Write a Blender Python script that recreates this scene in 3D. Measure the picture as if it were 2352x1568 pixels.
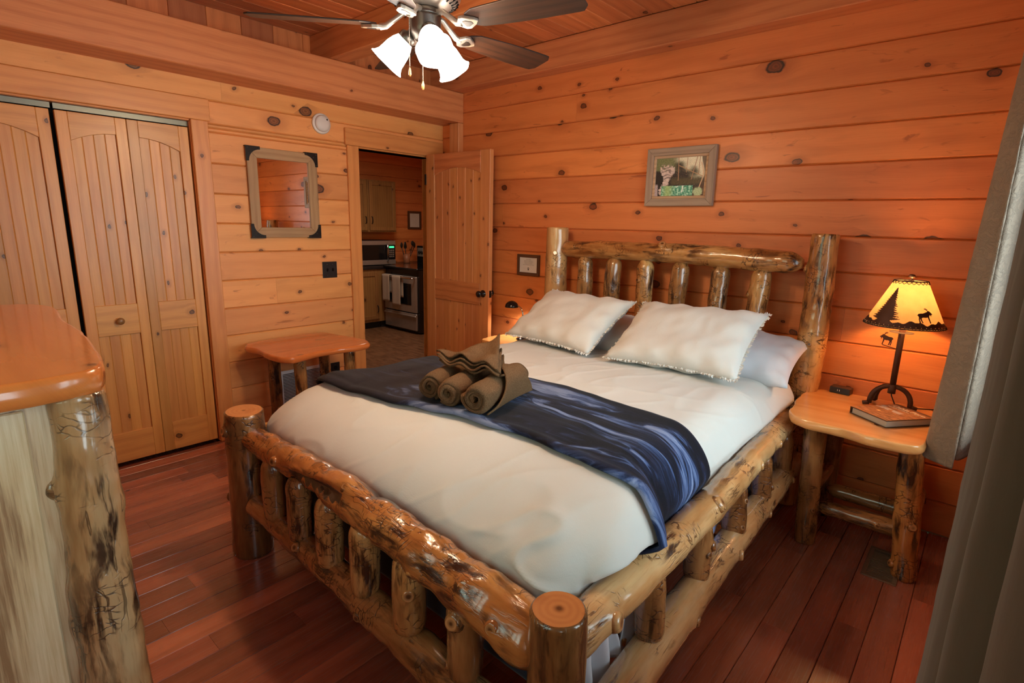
import bpy, bmesh, math, random
from mathutils import Matrix, Vector, noise as mn
PI = math.pi
random.seed(7)
S = bpy.context.scene
COL = S.collection
for o in list(bpy.data.objects): bpy.data.objects.remove(o)

# ------------------------------------------------------------------ camera, world, lights, exposure
CAM = Vector((3.8731, -3.3877, 1.5298))
def cam_rot(yaw, pit, rol):
    cy, sy, cp, sp = math.cos(yaw), math.sin(yaw), math.cos(pit), math.sin(pit)
    f = Vector((sy*cp, cy*cp, sp)); r = Vector((cy, -sy, 0)); u = r.cross(f)
    c, s = math.cos(rol), math.sin(rol)
    r2 = c*r + s*u; u2 = -s*r + c*u
    return Matrix((r2, u2, -f)).transposed()
cd = bpy.data.cameras.new('camera'); cam = bpy.data.objects.new('camera', cd); COL.objects.link(cam)
cam.matrix_world = Matrix.Translation(CAM) @ cam_rot(-0.7233, -0.2131, 0.0233).to_4x4()
cd.sensor_width = 36; cd.lens = 36*1237.7/2352; cd.clip_start = 0.02
S.camera = cam
vs = S.view_settings; vs.view_transform = 'Standard'; vs.look = 'None'; vs.gamma = 1; vs.use_curve_mapping = False
vs.exposure = 0.40

W = bpy.data.worlds.new('world'); S.world = W; W.use_nodes = True
wn = W.node_tree.nodes; wl = W.node_tree.links; wn.clear()
wo = wn.new('ShaderNodeOutputWorld'); wb = wn.new('ShaderNodeBackground')
wt = wn.new('ShaderNodeTexCoord'); wsep = wn.new('ShaderNodeSeparateXYZ'); wr = wn.new('ShaderNodeValToRGB')
wnz = wn.new('ShaderNodeTexNoise'); wnz.inputs['Scale'].default_value = 9; wnz.inputs['Detail'].default_value = 5
wad = wn.new('ShaderNodeMath'); wad.operation = 'MULTIPLY_ADD'; wad.inputs[1].default_value = .5
wl.new(wt.outputs['Generated'], wsep.inputs[0]); wl.new(wt.outputs['Generated'], wnz.inputs['Vector'])
wl.new(wnz.outputs['Fac'], wad.inputs[0]); wl.new(wsep.outputs['Z'], wad.inputs[2])
cr = wr.color_ramp; cr.elements[0].position = .1; cr.elements[0].color = (.05, .09, .035, 1)
cr.elements[1].position = .75; cr.elements[1].color = (.75, .88, 1, 1)
e = cr.elements.new(.38); e.color = (.22, .4, .16, 1)
e = cr.elements.new(.52); e.color = (.55, .8, .6, 1)
wl.new(wad.outputs[0], wr.inputs[0]); wl.new(wr.outputs[0], wb.inputs[0]); wl.new(wb.outputs[0], wo.inputs[0])
wb.inputs[1].default_value = 1.0

def light(name, kind, loc, energy, color, size=.1, rot=None, size_y=None, spot=None, blend=.5):
    d = bpy.data.lights.new(name, kind); d.energy = energy; d.color = color
    if kind == 'AREA':
        d.size = size
        if size_y: d.shape = 'RECTANGLE'; d.size_y = size_y
    else: d.shadow_soft_size = size
    if spot: d.spot_size = spot; d.spot_blend = blend
    o = bpy.data.objects.new(name, d); COL.objects.link(o); o.location = loc
    if rot: o.rotation_euler = rot
    return o
# daylight outside the side window (the wall x = 3.98) and the window of the wall behind the camera
light('daylight_side', 'AREA', (4.35, -1.95, 1.75), 100, (.72, .9, 1), 1.9, (0, PI/2, 0), 3.1)
light('daylight_front', 'AREA', (2.9, -4.1, 1.75), 11, (.74, 1, .78), 1.3, (PI/2, 0, 0), 1.2)
light('kitchen_light', 'AREA', (-1.5, 0.6, 2.5), 18, (1, .84, .68), .5, (0, 0, 0))

# ------------------------------------------------------------------ object helpers
WM = {}
def wm(o): return WM.get(o.name, Matrix())
def link(o, parent, M):
    COL.objects.link(o)
    WM[o.name] = M.copy()
    if parent is not None:
        o.parent = parent; o.matrix_basis = wm(parent).inverted() @ M
    else: o.matrix_basis = M
def tag(o, label=None, cat=None, group=None, kind=None):
    if label: o['label'] = label
    if cat: o['category'] = cat
    if group: o['group'] = group
    if kind: o['kind'] = kind
    return o
T = Matrix.Translation
def Rz(a): return Matrix.Rotation(a, 4, 'Z')
def Rx(a): return Matrix.Rotation(a, 4, 'X')
def Ry(a): return Matrix.Rotation(a, 4, 'Y')
def empty(name, loc, label=None, cat=None, group=None, kind=None, rot=0):
    o = bpy.data.objects.new(name, None); o.empty_display_size = .1
    link(o, None, T(Vector(loc)) @ Rz(rot)); return tag(o, label, cat, group, kind)

class MB:
    def __init__(s): s.v = []; s.f = []; s.m = []; s.s = []
    def add(s, vs, fs, mi=0, sm=False):
        b = len(s.v); s.v += [tuple(v) for v in vs]
        for f in fs: s.f.append([b+i for i in f]); s.m.append(mi); s.s.append(sm)
        return s
    def box(s, c, d, M=None, mi=0, ch=0.0):
        x, y, z = d[0]/2, d[1]/2, d[2]/2
        if ch <= 0:
            vs = [Vector((sx*x, sy*y, sz*z)) for sx in (-1, 1) for sy in (-1, 1) for sz in (-1, 1)]
            fs = [(0, 1, 3, 2), (4, 6, 7, 5), (0, 4, 5, 1), (2, 3, 7, 6), (0, 2, 6, 4), (1, 5, 7, 3)]
        else:
            vs = []; idx = {}
            for sx in (-1, 1):
                for sy in (-1, 1):
                    for sz in (-1, 1):
                        for a in range(3):
                            p = [sx*(x-ch), sy*(y-ch), sz*(z-ch)]; p[a] = (sx*x, sy*y, sz*z)[a]
                            idx[(sx, sy, sz, a)] = len(vs); vs.append(Vector(p))
            fs = []
            for a in range(3):
                b, c_ = (a+1) % 3, (a+2) % 3
                for sg in (-1, 1):
                    q = []
                    for (u, w) in ((-1, -1), (1, -1), (1, 1), (-1, 1)):
                        k = [0, 0, 0]; k[a] = sg; k[b] = u; k[c_] = w; q.append(idx[(*k, a)])
                    fs.append(q if sg > 0 else q[::-1])
                for u in (-1, 1):
                    for w in (-1, 1):
                        k0 = [0, 0, 0]; k0[b] = u; k0[c_] = w; k0[a] = -1; k1 = list(k0); k1[a] = 1
                        q = [idx[(*k0, b)], idx[(*k1, b)], idx[(*k1, c_)], idx[(*k0, c_)]]
                        fs.append(q[::-1] if u*w > 0 else q)
            for sx in (-1, 1):
                for sy in (-1, 1):
                    for sz in (-1, 1):
                        q = [idx[(sx, sy, sz, a)] for a in range(3)]
                        fs.append(q if sx*sy*sz > 0 else q[::-1])
        MM = T(Vector(c)) @ (M if M is not None else Matrix())
        return s.add([MM @ v for v in vs], fs, mi)
    def bb(s, a, b, mi=0, ch=0.0):
        return s.box([(a[i]+b[i])/2 for i in range(3)], [abs(b[i]-a[i]) for i in range(3)], None, mi, ch)
    def lathe(s, prof, n=32, M=None, mi=0, sm=True, closed=False):
        M = M or Matrix(); vs = []; fs = []
        for (r, z) in prof:
            for k in range(n):
                a = 2*PI*k/n; vs.append(M @ Vector((r*math.cos(a), r*math.sin(a), z)))
        for i in range(len(prof)-1):
            for k in range(n):
                k2 = (k+1) % n
                fs.append((i*n+k, i*n+k2, (i+1)*n+k2, (i+1)*n+k))
        s.add(vs, fs, mi, sm)
        if prof[0][0] > 1e-5: s.f.append([len(s.v)-len(vs)+k for k in range(n)][::-1]); s.m.append(mi); s.s.append(False)
        if prof[-1][0] > 1e-5: s.f.append([len(s.v)-n+k for k in range(n)]); s.m.append(mi); s.s.append(False)
        return s
    def tube(s, pts, r, n=10, mi=0, caps=True, sm=True):
        pts = [Vector(p) for p in pts]; R = r if isinstance(r, (list, tuple)) else [r]*len(pts)
        up = None; vs = []; fs = []
        for i, p in enumerate(pts):
            t = (pts[min(i+1, len(pts)-1)] - pts[max(i-1, 0)]).normalized()
            if up is None:
                up = Vector((0, 0, 1)) if abs(t.z) < .9 else Vector((1, 0, 0))
            x = up.cross(t).normalized(); y = t.cross(x); up = y
            for k in range(n):
                a = 2*PI*k/n; vs.append(p + R[i]*(math.cos(a)*x + math.sin(a)*y))
        for i in range(len(pts)-1):
            for k in range(n):
                k2 = (k+1) % n; fs.append((i*n+k, i*n+k2, (i+1)*n+k2, (i+1)*n+k))
        b = len(s.v); s.add(vs, fs, mi, sm)
        if caps:
            s.f.append([b+k for k in range(n)][::-1]); s.m.append(mi); s.s.append(False)
            s.f.append([b+len(vs)-n+k for k in range(n)]); s.m.append(mi); s.s.append(False)
        return s
    def prism(s, outline, d0, d1, M=None, mi=0, sm=False):
        """outline in local xy, extruded along z d0..d1"""
        M = M or Matrix(); n = len(outline)
        vs = [M @ Vector((x, y, d0)) for x, y in outline] + [M @ Vector((x, y, d1)) for x, y in outline]
        b = len(s.v)
        s.add(vs, [(i, (i+1) % n, n+(i+1) % n, n+i) for i in range(n)], mi, sm)
        s.f.append([b+i for i in range(n)][::-1]); s.m.append(mi); s.s.append(False)
        s.f.append([b+n+i for i in range(n)]); s.m.append(mi); s.s.append(False)
        return s
    def grid(s, fn, nu, nv, mi=0, sm=True, flip=False):
        vs = [fn(i/(nu-1), j/(nv-1)) for j in range(nv) for i in range(nu)]
        fs = []
        for j in range(nv-1):
            for i in range(nu-1):
                q = (j*nu+i, j*nu+i+1, (j+1)*nu+i+1, (j+1)*nu+i)
                fs.append(q[::-1] if flip else q)
        return s.add(vs, fs, mi, sm)
    def sphere(s, c, r, n=12, mi=0, sc=(1, 1, 1), M=None):
        pr = [(math.sin(PI*i/(n//2+2))*1.0, -math.cos(PI*i/(n//2+2))) for i in range(n//2+3)]
        pr[0] = (0, -1); pr[-1] = (0, 1)
        MM = T(Vector(c)) @ (M or Matrix()) @ Matrix.Diagonal((r*sc[0], r*sc[1], r*sc[2], 1))
        return s.lathe(pr, n, MM, mi)
    def mesh(s, name):
        me = bpy.data.meshes.new(name); me.from_pydata(s.v, [], s.f)
        me.polygons.foreach_set('material_index', s.m); me.polygons.foreach_set('use_smooth', s.s)
        me.update(); return me
    def obj(s, name, mats, parent=None, M=None, fixn=False):
        """verts of s are in the frame M (world by default)"""
        M = M if M is not None else Matrix()
        me = s.mesh(name)
        if fixn:
            bm = bmesh.new(); bm.from_mesh(me); bmesh.ops.recalc_face_normals(bm, faces=bm.faces); bm.to_mesh(me); bm.free()
        return mobj(name, me, mats, parent, M)
    def wobj(s, name, mats, parent=None, fixn=False, origin=None):
        """verts given in world coords; origin moved to the bbox base centre or to origin"""
        if origin is None:
            if parent is not None: M = wm(parent)
            else:
                xs = [v[0] for v in s.v]; ys = [v[1] for v in s.v]; zs = [v[2] for v in s.v]
                M = T(Vector(((min(xs)+max(xs))/2, (min(ys)+max(ys))/2, min(zs))))
        else: M = T(Vector(origin))
        Mi = M.inverted(); s.v = [tuple(Mi @ Vector(v)) for v in s.v]
        return s.obj(name, mats, parent, M, fixn)
def mobj(name, me, mats, parent=None, M=None):
    if not isinstance(mats, (list, tuple)): mats = [mats]
    if not me.materials:
        for m in mats: me.materials.append(m)
    o = bpy.data.objects.new(name, me); link(o, parent, M if M is not None else Matrix()); return o
def bevel(o, w=.003, seg=2, ang=.6):
    m = o.modifiers.new('bevel', 'BEVEL'); m.width = w; m.segments = seg; m.limit_method = 'ANGLE'; m.angle_limit = ang; return o

# ------------------------------------------------------------------ materials
class NT:
    def __init__(s, name):
        s.mat = bpy.data.materials.new(name); s.mat.use_nodes = True
        s.t = s.mat.node_tree; s.t.nodes.clear()
        s.out = s.n('OutputMaterial')
    def n(s, kind, **kw):
        nd = s.t.nodes.new('ShaderNode'+kind)
        for k, v in kw.items():
            if k.startswith('i_'):
                key = k[2:]; key = int(key) if key.isdigit() else key.replace('_', ' ')
                s.set(nd.inputs[key], v)
            else: setattr(nd, k, v)
        return nd
    def set(s, inp, v):
        if hasattr(v, 'is_output') or isinstance(v, bpy.types.NodeSocket): s.t.links.new(v, inp)
        elif hasattr(v, 'outputs'): s.t.links.new(v.outputs[0], inp)
        else:
            if inp.type == 'RGBA' and len(v) == 3: v = (*v, 1)
            inp.default_value = v
    def math(s, op, a, b=0.0, c=0.0, clamp=False):
        nd = s.n('Math', operation=op, use_clamp=clamp); s.set(nd.inputs[0], a); s.set(nd.inputs[1], b)
        if op in ('MULTIPLY_ADD', 'SMOOTH_MIN', 'WRAP', 'COMPARE'): s.set(nd.inputs[2], c)
        return nd.outputs[0]
    def vmath(s, op, a, b=(0, 0, 0), scale=None):
        nd = s.n('VectorMath', operation=op); s.set(nd.inputs[0], a); s.set(nd.inputs[1], b)
        if scale is not None: s.set(nd.inputs['Scale'], scale)
        return nd.outputs['Value'] if op in ('LENGTH', 'DOT_PRODUCT', 'DISTANCE') else nd.outputs['Vector']
    def ramp(s, fac, stops, interp='LINEAR'):
        nd = s.n('ValToRGB'); cr = nd.color_ramp; cr.interpolation = interp
        while len(cr.elements) > 1: cr.elements.remove(cr.elements[-1])
        for i, (p, c) in enumerate(stops):
            e = cr.elements[0] if i == 0 else cr.elements.new(p)
            e.position = p; e.color = (*c, 1) if len(c) == 3 else c
        s.set(nd.inputs[0], fac); return nd.outputs[0]
    def smooth(s, v, lo, hi):
        nd = s.n('MapRange', interpolation_type='SMOOTHSTEP'); s.set(nd.inputs[0], v)
        nd.inputs[1].default_value = lo; nd.inputs[2].default_value = hi; return nd.outputs[0]
    def mix(s, f, a, b, mode='MIX'):
        nd = s.n('Mix', data_type='RGBA', blend_type=mode); s.set(nd.inputs[0], f); s.set(nd.inputs[6], a); s.set(nd.inputs[7], b)
        return nd.outputs[2]
    def noise(s, vec, scale, detail=3, rough=.5, dist=0.0, dim='3D'):
        nd = s.n('TexNoise', noise_dimensions=dim); s.set(nd.inputs['Vector'], vec)
        nd.inputs['Scale'].default_value = scale; nd.inputs['Detail'].default_value = detail
        nd.inputs['Roughness'].default_value = rough; nd.inputs['Distortion'].default_value = dist
        return nd.outputs['Fac']
    def comb(s, x, y, z=0.0):
        nd = s.n('CombineXYZ'); s.set(nd.inputs[0], x); s.set(nd.inputs[1], y); s.set(nd.inputs[2], z); return nd.outputs[0]
    def bsdf(s, color, rough=.5, bump=None, bs=.3, bd=.001, coat=0.0, metal=0.0, spec=.5, sheen=0.0, emis=None, es=0.0, coatr=.15, finish=True, trans=0.0):
        p = s.n('BsdfPrincipled'); s.set(p.inputs['Base Color'], color); s.set(p.inputs['Roughness'], rough)
        s.set(p.inputs['Metallic'], metal); s.set(p.inputs['Specular IOR Level'], spec)
        if coat: s.set(p.inputs['Coat Weight'], coat); p.inputs['Coat Roughness'].default_value = coatr
        if sheen: p.inputs['Sheen Weight'].default_value = sheen; p.inputs['Sheen Roughness'].default_value = .5
        if emis is not None: s.set(p.inputs['Emission Color'], emis); s.set(p.inputs['Emission Strength'], es)
        if trans: p.inputs['Transmission Weight'].default_value = trans
        if bump is not None:
            b = s.n('Bump'); b.inputs['Strength'].default_value = bs; b.inputs['Distance'].default_value = bd
            s.set(b.inputs['Height'], bump); s.t.links.new(b.outputs[0], p.inputs['Normal'])
        if finish: s.t.links.new(p.outputs[0], s.out.inputs[0])
        return p
def rgb(r, g, b):
    f = lambda c: (c/255/12.92) if c/255 <= .04045 else ((c/255+.055)/1.055)**2.4
    return (f(r), f(g), f(b))

def plain(name, color, rough=.5, metal=0, bump=0, bscale=60, **kw):
    t = NT(name)
    tc = t.n('TexCoord').outputs['Object']
    col = t.mix(t.noise(tc, 14, 4), color, tuple(c*.8 for c in color))
    h = t.noise(tc, bscale, 3) if bump else None
    t.bsdf(col, rough, h, bump, .002, metal=metal, **kw); return t.mat

def wood(name, light, mid, dark, knot=(.03, .012, .006), thr=.55, kx=2.4, ky=5.5, rmin=.007, rmax=.016, bands=70, gr=.5, rough=.42, coat=.15, hue=.25, blot=.35, axis='X', coatr=.25, bs=.25, FEA=.0):
    t = NT(name)
    oi = t.n('ObjectInfo').outputs['Random']; tc = t.n('TexCoord').outputs['Object']
    s0 = t.n('SeparateXYZ'); t.set(s0.inputs[0], tc); X, Y, Z = s0.outputs
    if axis == 'Y': X, Y = Y, X
    if axis == 'Z': X, Y, Z = Z, X, Y
    Y = t.math('ADD', Y, t.math('MULTIPLY', Z, .7))
    x = t.math('MULTIPLY_ADD', oi, 57.3, X); y = t.math('MULTIPLY_ADD', oi, 91.7, Y)
    K = t.comb(t.math('MULTIPLY', x, kx), t.math('MULTIPLY', y, ky), 0.0)
    wob = t.n('TexNoise'); t.set(wob.inputs['Vector'], t.comb(x, y, 0.0)); wob.inputs['Scale'].default_value = 22
    vo = t.n('TexVoronoi', voronoi_dimensions='2D'); t.set(vo.inputs['Vector'], K); vo.inputs['Scale'].default_value = 1
    dv = t.vmath('MULTIPLY', t.vmath('SUBTRACT', K, vo.outputs['Position']), (1/kx*.66, 1/ky, 1))
    dw = t.vmath('ADD', dv, t.vmath('SCALE', t.vmath('SUBTRACT', wob.outputs['Color'], (.5, .5, .5)), scale=.020))
    dw = t.vmath('MULTIPLY', dw, (1, 1, 0))
    d = t.vmath('LENGTH', dw)
    sc = t.n('SeparateColor'); t.set(sc.inputs[0], vo.outputs['Color'])
    pres = t.math('GREATER_THAN', sc.outputs[0], thr)
    r = t.math('MULTIPLY', t.math('MULTIPLY_ADD', t.math('POWER', sc.outputs[1], 3.0), rmax-rmin, rmin), pres)
    r1 = t.math('MAXIMUM', r, .0006)
    q = t.math('DIVIDE', d, r1)
    # flow of the grain round the knots
    sd = t.n('SeparateXYZ'); t.set(sd.inputs[0], dv)
    dd = t.math('MAXIMUM', t.math('MULTIPLY', d, d), t.math('MULTIPLY', r1, r1))
    defl = t.math('MULTIPLY', sd.outputs[1], t.math('DIVIDE', t.math('MULTIPLY', t.math('MULTIPLY', r, r), 3.0), dd))
    psi = t.math('SUBTRACT', y, defl)
    low = t.noise(t.comb(t.math('MULTIPLY', x, 1.3), t.math('MULTIPLY', psi, 7.0), 0.0), 1, 3)
    ph = t.math('MULTIPLY_ADD', low, 11.0, t.math('MULTIPLY', psi, bands))
    band = t.math('MULTIPLY_ADD', t.math('SINE', ph), .5, .5)
    band = t.math('POWER', band, 2.2)
    fine = t.noise(t.comb(t.math('MULTIPLY', x, 5.0), t.math('MULTIPLY', psi, 190.0), 0.0), 1, 4, .65)
    blo = t.noise(t.comb(t.math('MULTIPLY', x, 2.2), t.math('MULTIPLY', y, 9.0), oi), 1, 3, .5)
    g = t.math('ADD', t.math('MULTIPLY', band, gr*.45), t.math('MULTIPLY', t.math('SUBTRACT', fine, .38), gr*1.3), clamp=True)
    col = t.ramp(g, [(0, light), (.5, mid), (1, dark)])
    b2 = t.smooth(blo, .5, .78)
    col = t.mix(t.math('MULTIPLY', b2, blot), col, dark)
    halo = t.math('MULTIPLY', t.smooth(q, 3.2, 1.0), pres)
    col = t.mix(t.math('MULTIPLY', halo, .45), col, dark)
    km = t.math('MULTIPLY', t.smooth(q, 1.15, .9), pres)
    ring = t.smooth(t.math('ABSOLUTE', t.math('SUBTRACT', q, .88)), .35, .0)
    kin = t.math('MULTIPLY_ADD', t.math('SINE', t.math('MULTIPLY', q, 16)), .2, .35)
    kcol = t.mix(t.math('MAXIMUM', ring, kin), tuple(c*.8 for c in dark), knot)
    col = t.mix(km, col, kcol)
    fe = t.noise(t.vmath('ADD', t.comb(t.math('MULTIPLY', x, 3.5), t.math('MULTIPLY', y, 13.0), 3.3), t.vmath('SCALE', t.comb(blo, low, 0.0), scale=2.0)), 1, 4, .6, 1.5)
    col = t.mix(t.math('MULTIPLY', t.smooth(fe, .62, .74), FEA), col, dark)
    hs = t.n('HueSaturation'); t.set(hs.inputs['Color'], col)
    t.set(hs.inputs['Value'], t.math('MULTIPLY_ADD', t.math('FRACT', t.math('MULTIPLY', oi, 17.13)), hue*1.6, 1-hue*.8))
    t.set(hs.inputs['Hue'], t.math('MULTIPLY_ADD', t.math('FRACT', t.math('MULTIPLY', oi, 5.7)), .007, .4965))
    bh = t.math('SUBTRACT', t.math('MULTIPLY', t.math('SUBTRACT', .5, fine), .5), t.math('MULTIPLY', km, .6))
    t.bsdf(hs.outputs[0], t.math('MULTIPLY_ADD', fine, .15, rough-.07), bh, bs, .0012, coat=coat, coatr=coatr)
    return t.mat

def logmat(name, base, pale, amber, dark, amt=.5, scrib=.6, rough=.22):
    t = NT(name)
    oi = t.n('ObjectInfo').outputs['Random']; tc = t.n('TexCoord').outputs['Object']
    P = t.vmath('ADD', tc, t.comb(t.math('MULTIPLY', oi, 31.0), t.math('MULTIPLY', oi, 17.0), t.math('MULTIPLY', oi, 43.0)))
    Ps = t.vmath('MULTIPLY', P, (1, 1, .22))
    dist = t.n('TexNoise'); t.set(dist.inputs['Vector'], P); dist.inputs['Scale'].default_value = 9; dist.inputs['Detail'].default_value = 3
    dv = t.vmath('SCALE', t.vmath('SUBTRACT', dist.outputs['Color'], (.5, .5, .5)), scale=.09)
    n1 = t.noise(Ps, 10, 4, .6); n2 = t.noise(Ps, 26, 4, .6, .4); n3 = t.noise(P, 5, 2)
    fib = t.noise(t.vmath('MULTIPLY', P, (1, 1, .05)), 160, 3, .6)
    col = t.ramp(n1, [(.32, pale), (.5, base), (.68, amber)])
    col = t.mix(t.math('MULTIPLY', t.smooth(fib, .5, .8), .45), col, amber)
    # bark remains and cracks
    m = t.math('MULTIPLY', t.smooth(n2, .56-.1*amt, .64), t.smooth(n3, .5-.2*amt, .62))
    col = t.mix(m, col, dark)
    # beetle tracks, scribbles across the grain
    vo = t.n('TexVoronoi', feature='DISTANCE_TO_EDGE'); t.set(vo.inputs['Vector'], t.vmath('MULTIPLY', t.vmath('ADD', P, dv), (22, 22, 48))); vo.inputs['Scale'].default_value = 1
    ms = t.math('MULTIPLY', t.smooth(vo.outputs['Distance'], .075, .01), t.smooth(t.noise(P, 7, 2), .60-.16*scrib, .66-.1*scrib))
    ms = t.math('MULTIPLY', ms, t.smooth(t.noise(P, 30, 1), .4, .55))
    col = t.mix(t.math('MULTIPLY', ms, .85), col, dark)
    cr = t.noise(t.vmath('ADD', t.vmath('MULTIPLY', P, (38, 38, 1.6)), t.vmath('SCALE', dv, scale=8)), 1, 2)
    cm = t.math('MULTIPLY', t.smooth(t.math('ABSOLUTE', t.math('SUBTRACT', cr, .5)), .018, .002), t.smooth(n3, .5, .6))
    col = t.mix(t.math('MULTIPLY', cm, .7), col, dark)
    h = t.math('SUBTRACT', t.math('MULTIPLY', n2, .5), t.math('ADD', t.math('MULTIPLY', ms, .5), t.math('ADD', m, cm)))
    t.bsdf(col, rough, h, .55, .004, coat=.7, coatr=.12)
    return t.mat

def ringmat(name, a, b, rs=120):
    t = NT(name); tc = t.n('TexCoord').outputs['Object']; oi = t.n('ObjectInfo').outputs['Random']
    p = t.vmath('MULTIPLY', tc, (1, 1, 0)); nz = t.noise(t.vmath('ADD', tc, t.comb(oi, oi, 0.0)), 14, 3)
    d = t.math('MULTIPLY_ADD', nz, .022, t.vmath('LENGTH', p))
    w = t.math('MULTIPLY_ADD', t.math('SINE', t.math('MULTIPLY', d, rs*3.1)), .5, .5)
    col = t.mix(t.math('MULTIPLY', w, .28), a, b)
    col = t.mix(t.smooth(d, .026, .012), col, tuple(c*.35 for c in b))
    col = t.mix(t.math('MULTIPLY', t.smooth(nz, .5, .75), .5), col, b)
    t.bsdf(col, .25, coat=.6); return t.mat

def fabric(name, color, color2=None, scale=900, bump=.2, rough=.9, sheen=.2, wr=0, wrs=9, bd=.001, trans=0):
    t = NT(name); tc = t.n('TexCoord').outputs['Object']
    w1 = t.noise(t.vmath('MULTIPLY', tc, (1, .12, .3)), scale, 2); w2 = t.noise(t.vmath('MULTIPLY', tc, (.12, 1, .3)), scale, 2)
    w = t.math('ADD', w1, w2)
    col = t.mix(t.noise(tc, 5, 3), color, color2 or tuple(c*.93 for c in color))
    h = t.math('MULTIPLY', w, .25)
    if wr:
        a = t.noise(t.vmath('MULTIPLY', tc, (1, .45, 1)), wrs, 5, .55, 1.6)
        rid = t.smooth(t.math('ABSOLUTE', t.math('SUBTRACT', a, .5)), .06, 0)
        h = t.math('ADD', h, t.math('MULTIPLY', rid, wr)); h = t.math('ADD', h, t.math('MULTIPLY', a, wr*2))
    p = t.bsdf(col, rough, h, bump, bd, sheen=sheen, spec=.2, finish=not trans)
    if trans:
        tr = t.n('BsdfTranslucent'); t.set(tr.inputs[0], col); mx = t.n('MixShader'); mx.inputs[0].default_value = trans
        t.t.links.new(p.outputs[0], mx.inputs[1]); t.t.links.new(tr.outputs[0], mx.inputs[2]); t.t.links.new(mx.outputs[0], t.out.inputs[0])
    return t.mat

M = {}
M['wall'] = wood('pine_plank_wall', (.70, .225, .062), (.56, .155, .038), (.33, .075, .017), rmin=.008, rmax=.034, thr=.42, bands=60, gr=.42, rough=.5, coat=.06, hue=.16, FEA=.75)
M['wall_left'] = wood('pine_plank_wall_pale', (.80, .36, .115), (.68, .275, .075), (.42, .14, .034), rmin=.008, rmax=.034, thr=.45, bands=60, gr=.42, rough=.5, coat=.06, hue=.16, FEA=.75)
M['ceil'] = wood('pine_ceiling_board', (.66, .22, .075), (.50, .145, .045), (.30, .07, .02), rmax=.018, thr=.62, bands=80, gr=.6, rough=.45, coat=.1, hue=.3)
M['beam'] = wood('fir_beam', (.68, .27, .10), (.56, .19, .064), (.36, .10, .030), rmax=.017, kx=1.2, ky=3, thr=.45, bands=110, gr=.75, rough=.5, coat=.15, hue=.12)
M['trim'] = wood('pine_trim', (.74, .32, .095), (.62, .235, .062), (.40, .12, .028), rmax=.010, kx=2, ky=6, thr=.6, bands=110, gr=.6, rough=.42, hue=.1)
M['door'] = wood('pine_door_wood', (.62, .29, .10), (.50, .21, .068), (.33, .115, .03), rmax=.009, kx=3.2, ky=9, thr=.72, bands=200, gr=.9, rough=.4, coat=.2, hue=.18)
M['door1'] = wood('pine_room_door', (.46, .175, .060), (.36, .12, .038), (.22, .06, .017), rmax=.007, kx=4, ky=12, thr=.72, bands=200, gr=.8, rough=.4, coat=.2, hue=.15)
M['slab'] = wood('glossy_pine_slab', (.78, .38, .13), (.68, .29, .085), (.42, .13, .03), rmax=.018, kx=2.4, ky=4, thr=.6, bands=60, gr=.45, rough=.22, coat=.7, coatr=.1, hue=.05)
M['slab_dk'] = wood('orange_pine_slab', (.72, .22, .05), (.60, .165, .036), (.36, .085, .017), rmax=.022, kx=2.4, ky=4, thr=.55, bands=60, gr=.4, rough=.22, coat=.7, coatr=.1, hue=.05)
M['panel'] = wood('cream_pine_panel', (.70, .55, .34), (.58, .41, .22), (.30, .17, .08), rmax=.012, kx=2, ky=4, thr=.6, bands=48, gr=1.5, rough=.3, coat=.5, hue=.05, blot=.7, axis='Z')
M['floor'] = wood('dark_floor_board', (.40, .125, .068), (.29, .085, .046), (.145, .042, .024), rmax=.006, thr=.95, bands=60, gr=.7, rough=.26, coat=.5, coatr=.16, hue=.5, blot=.5, bs=.08)
M['oak'] = wood('oak_cabinet', (.30, .145, .045), (.235, .105, .030), (.13, .05, .015), thr=.97, bands=150, gr=.7, rough=.4, hue=.1, axis='Z')
M['oak_y'] = wood('oak_cabinet_door', (.30, .145, .045), (.235, .105, .030), (.13, .05, .015), thr=.97, bands=150, gr=.7, rough=.4, hue=.1, axis='Y')
M['barn'] = wood('grey_barnwood', (.42, .30, .21), (.33, .23, .16), (.17, .11, .075), rmax=.006, thr=.7, bands=200, gr=.9, rough=.7, coat=0, hue=.15)
M['liptan'] = wood('tan_lip_wood', (.55, .36, .22), (.44, .27, .15), (.25, .14, .07), rmax=.006, thr=.9, bands=200, gr=.9, rough=.7, coat=0, hue=.1)
M['mirrorwood'] = wood('tan_mirror_wood', (.45, .29, .14), (.36, .21, .095), (.2, .105, .045), rmax=.006, kx=5, ky=9, thr=.7, bands=150, gr=.8, rough=.6, coat=0, hue=.08)
HON = ((.46, .205, .060), (.62, .36, .13), (.26, .085, .02), (.035, .012, .005))
M['log'] = logmat('honey_log', *HON, amt=.95, scrib=.85)
M['log_dark'] = logmat('dark_log', (.20, .08, .024), (.36, .17, .055), (.11, .036, .011), (.022, .009, .005), amt=.8, scrib=.8)
M['log_red'] = logmat('amber_log', (.42, .15, .036), (.55, .24, .065), (.24, .065, .016), (.03, .011, .006), amt=1.0, scrib=.95)
M['log_mid'] = logmat('tan_log', (.33, .145, .045), (.47, .24, .085), (.18, .066, .018), (.03, .012, .006), amt=1.0, scrib=.9)
M['log_pale'] = logmat('pale_log', (.54, .29, .11), (.66, .42, .19), (.38, .165, .05), (.07, .028, .012), amt=.3, scrib=.12)
M['ring'] = ringmat('log_end_rings', (.52, .20, .06), (.36, .11, .03))
M['ringpale'] = ringmat('knot_end_rings', (.50, .24, .09), (.22, .08, .025), 300)
M['iron'] = plain('dark_iron', (.02, .014, .011), .45, .6, .2, 90)
M['rust'] = plain('rust_brown_metal', (.075, .028, .014), .6, .3, .3, 200)
M['black'] = plain('black_plastic', (.012, .011, .011), .35)
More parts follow.
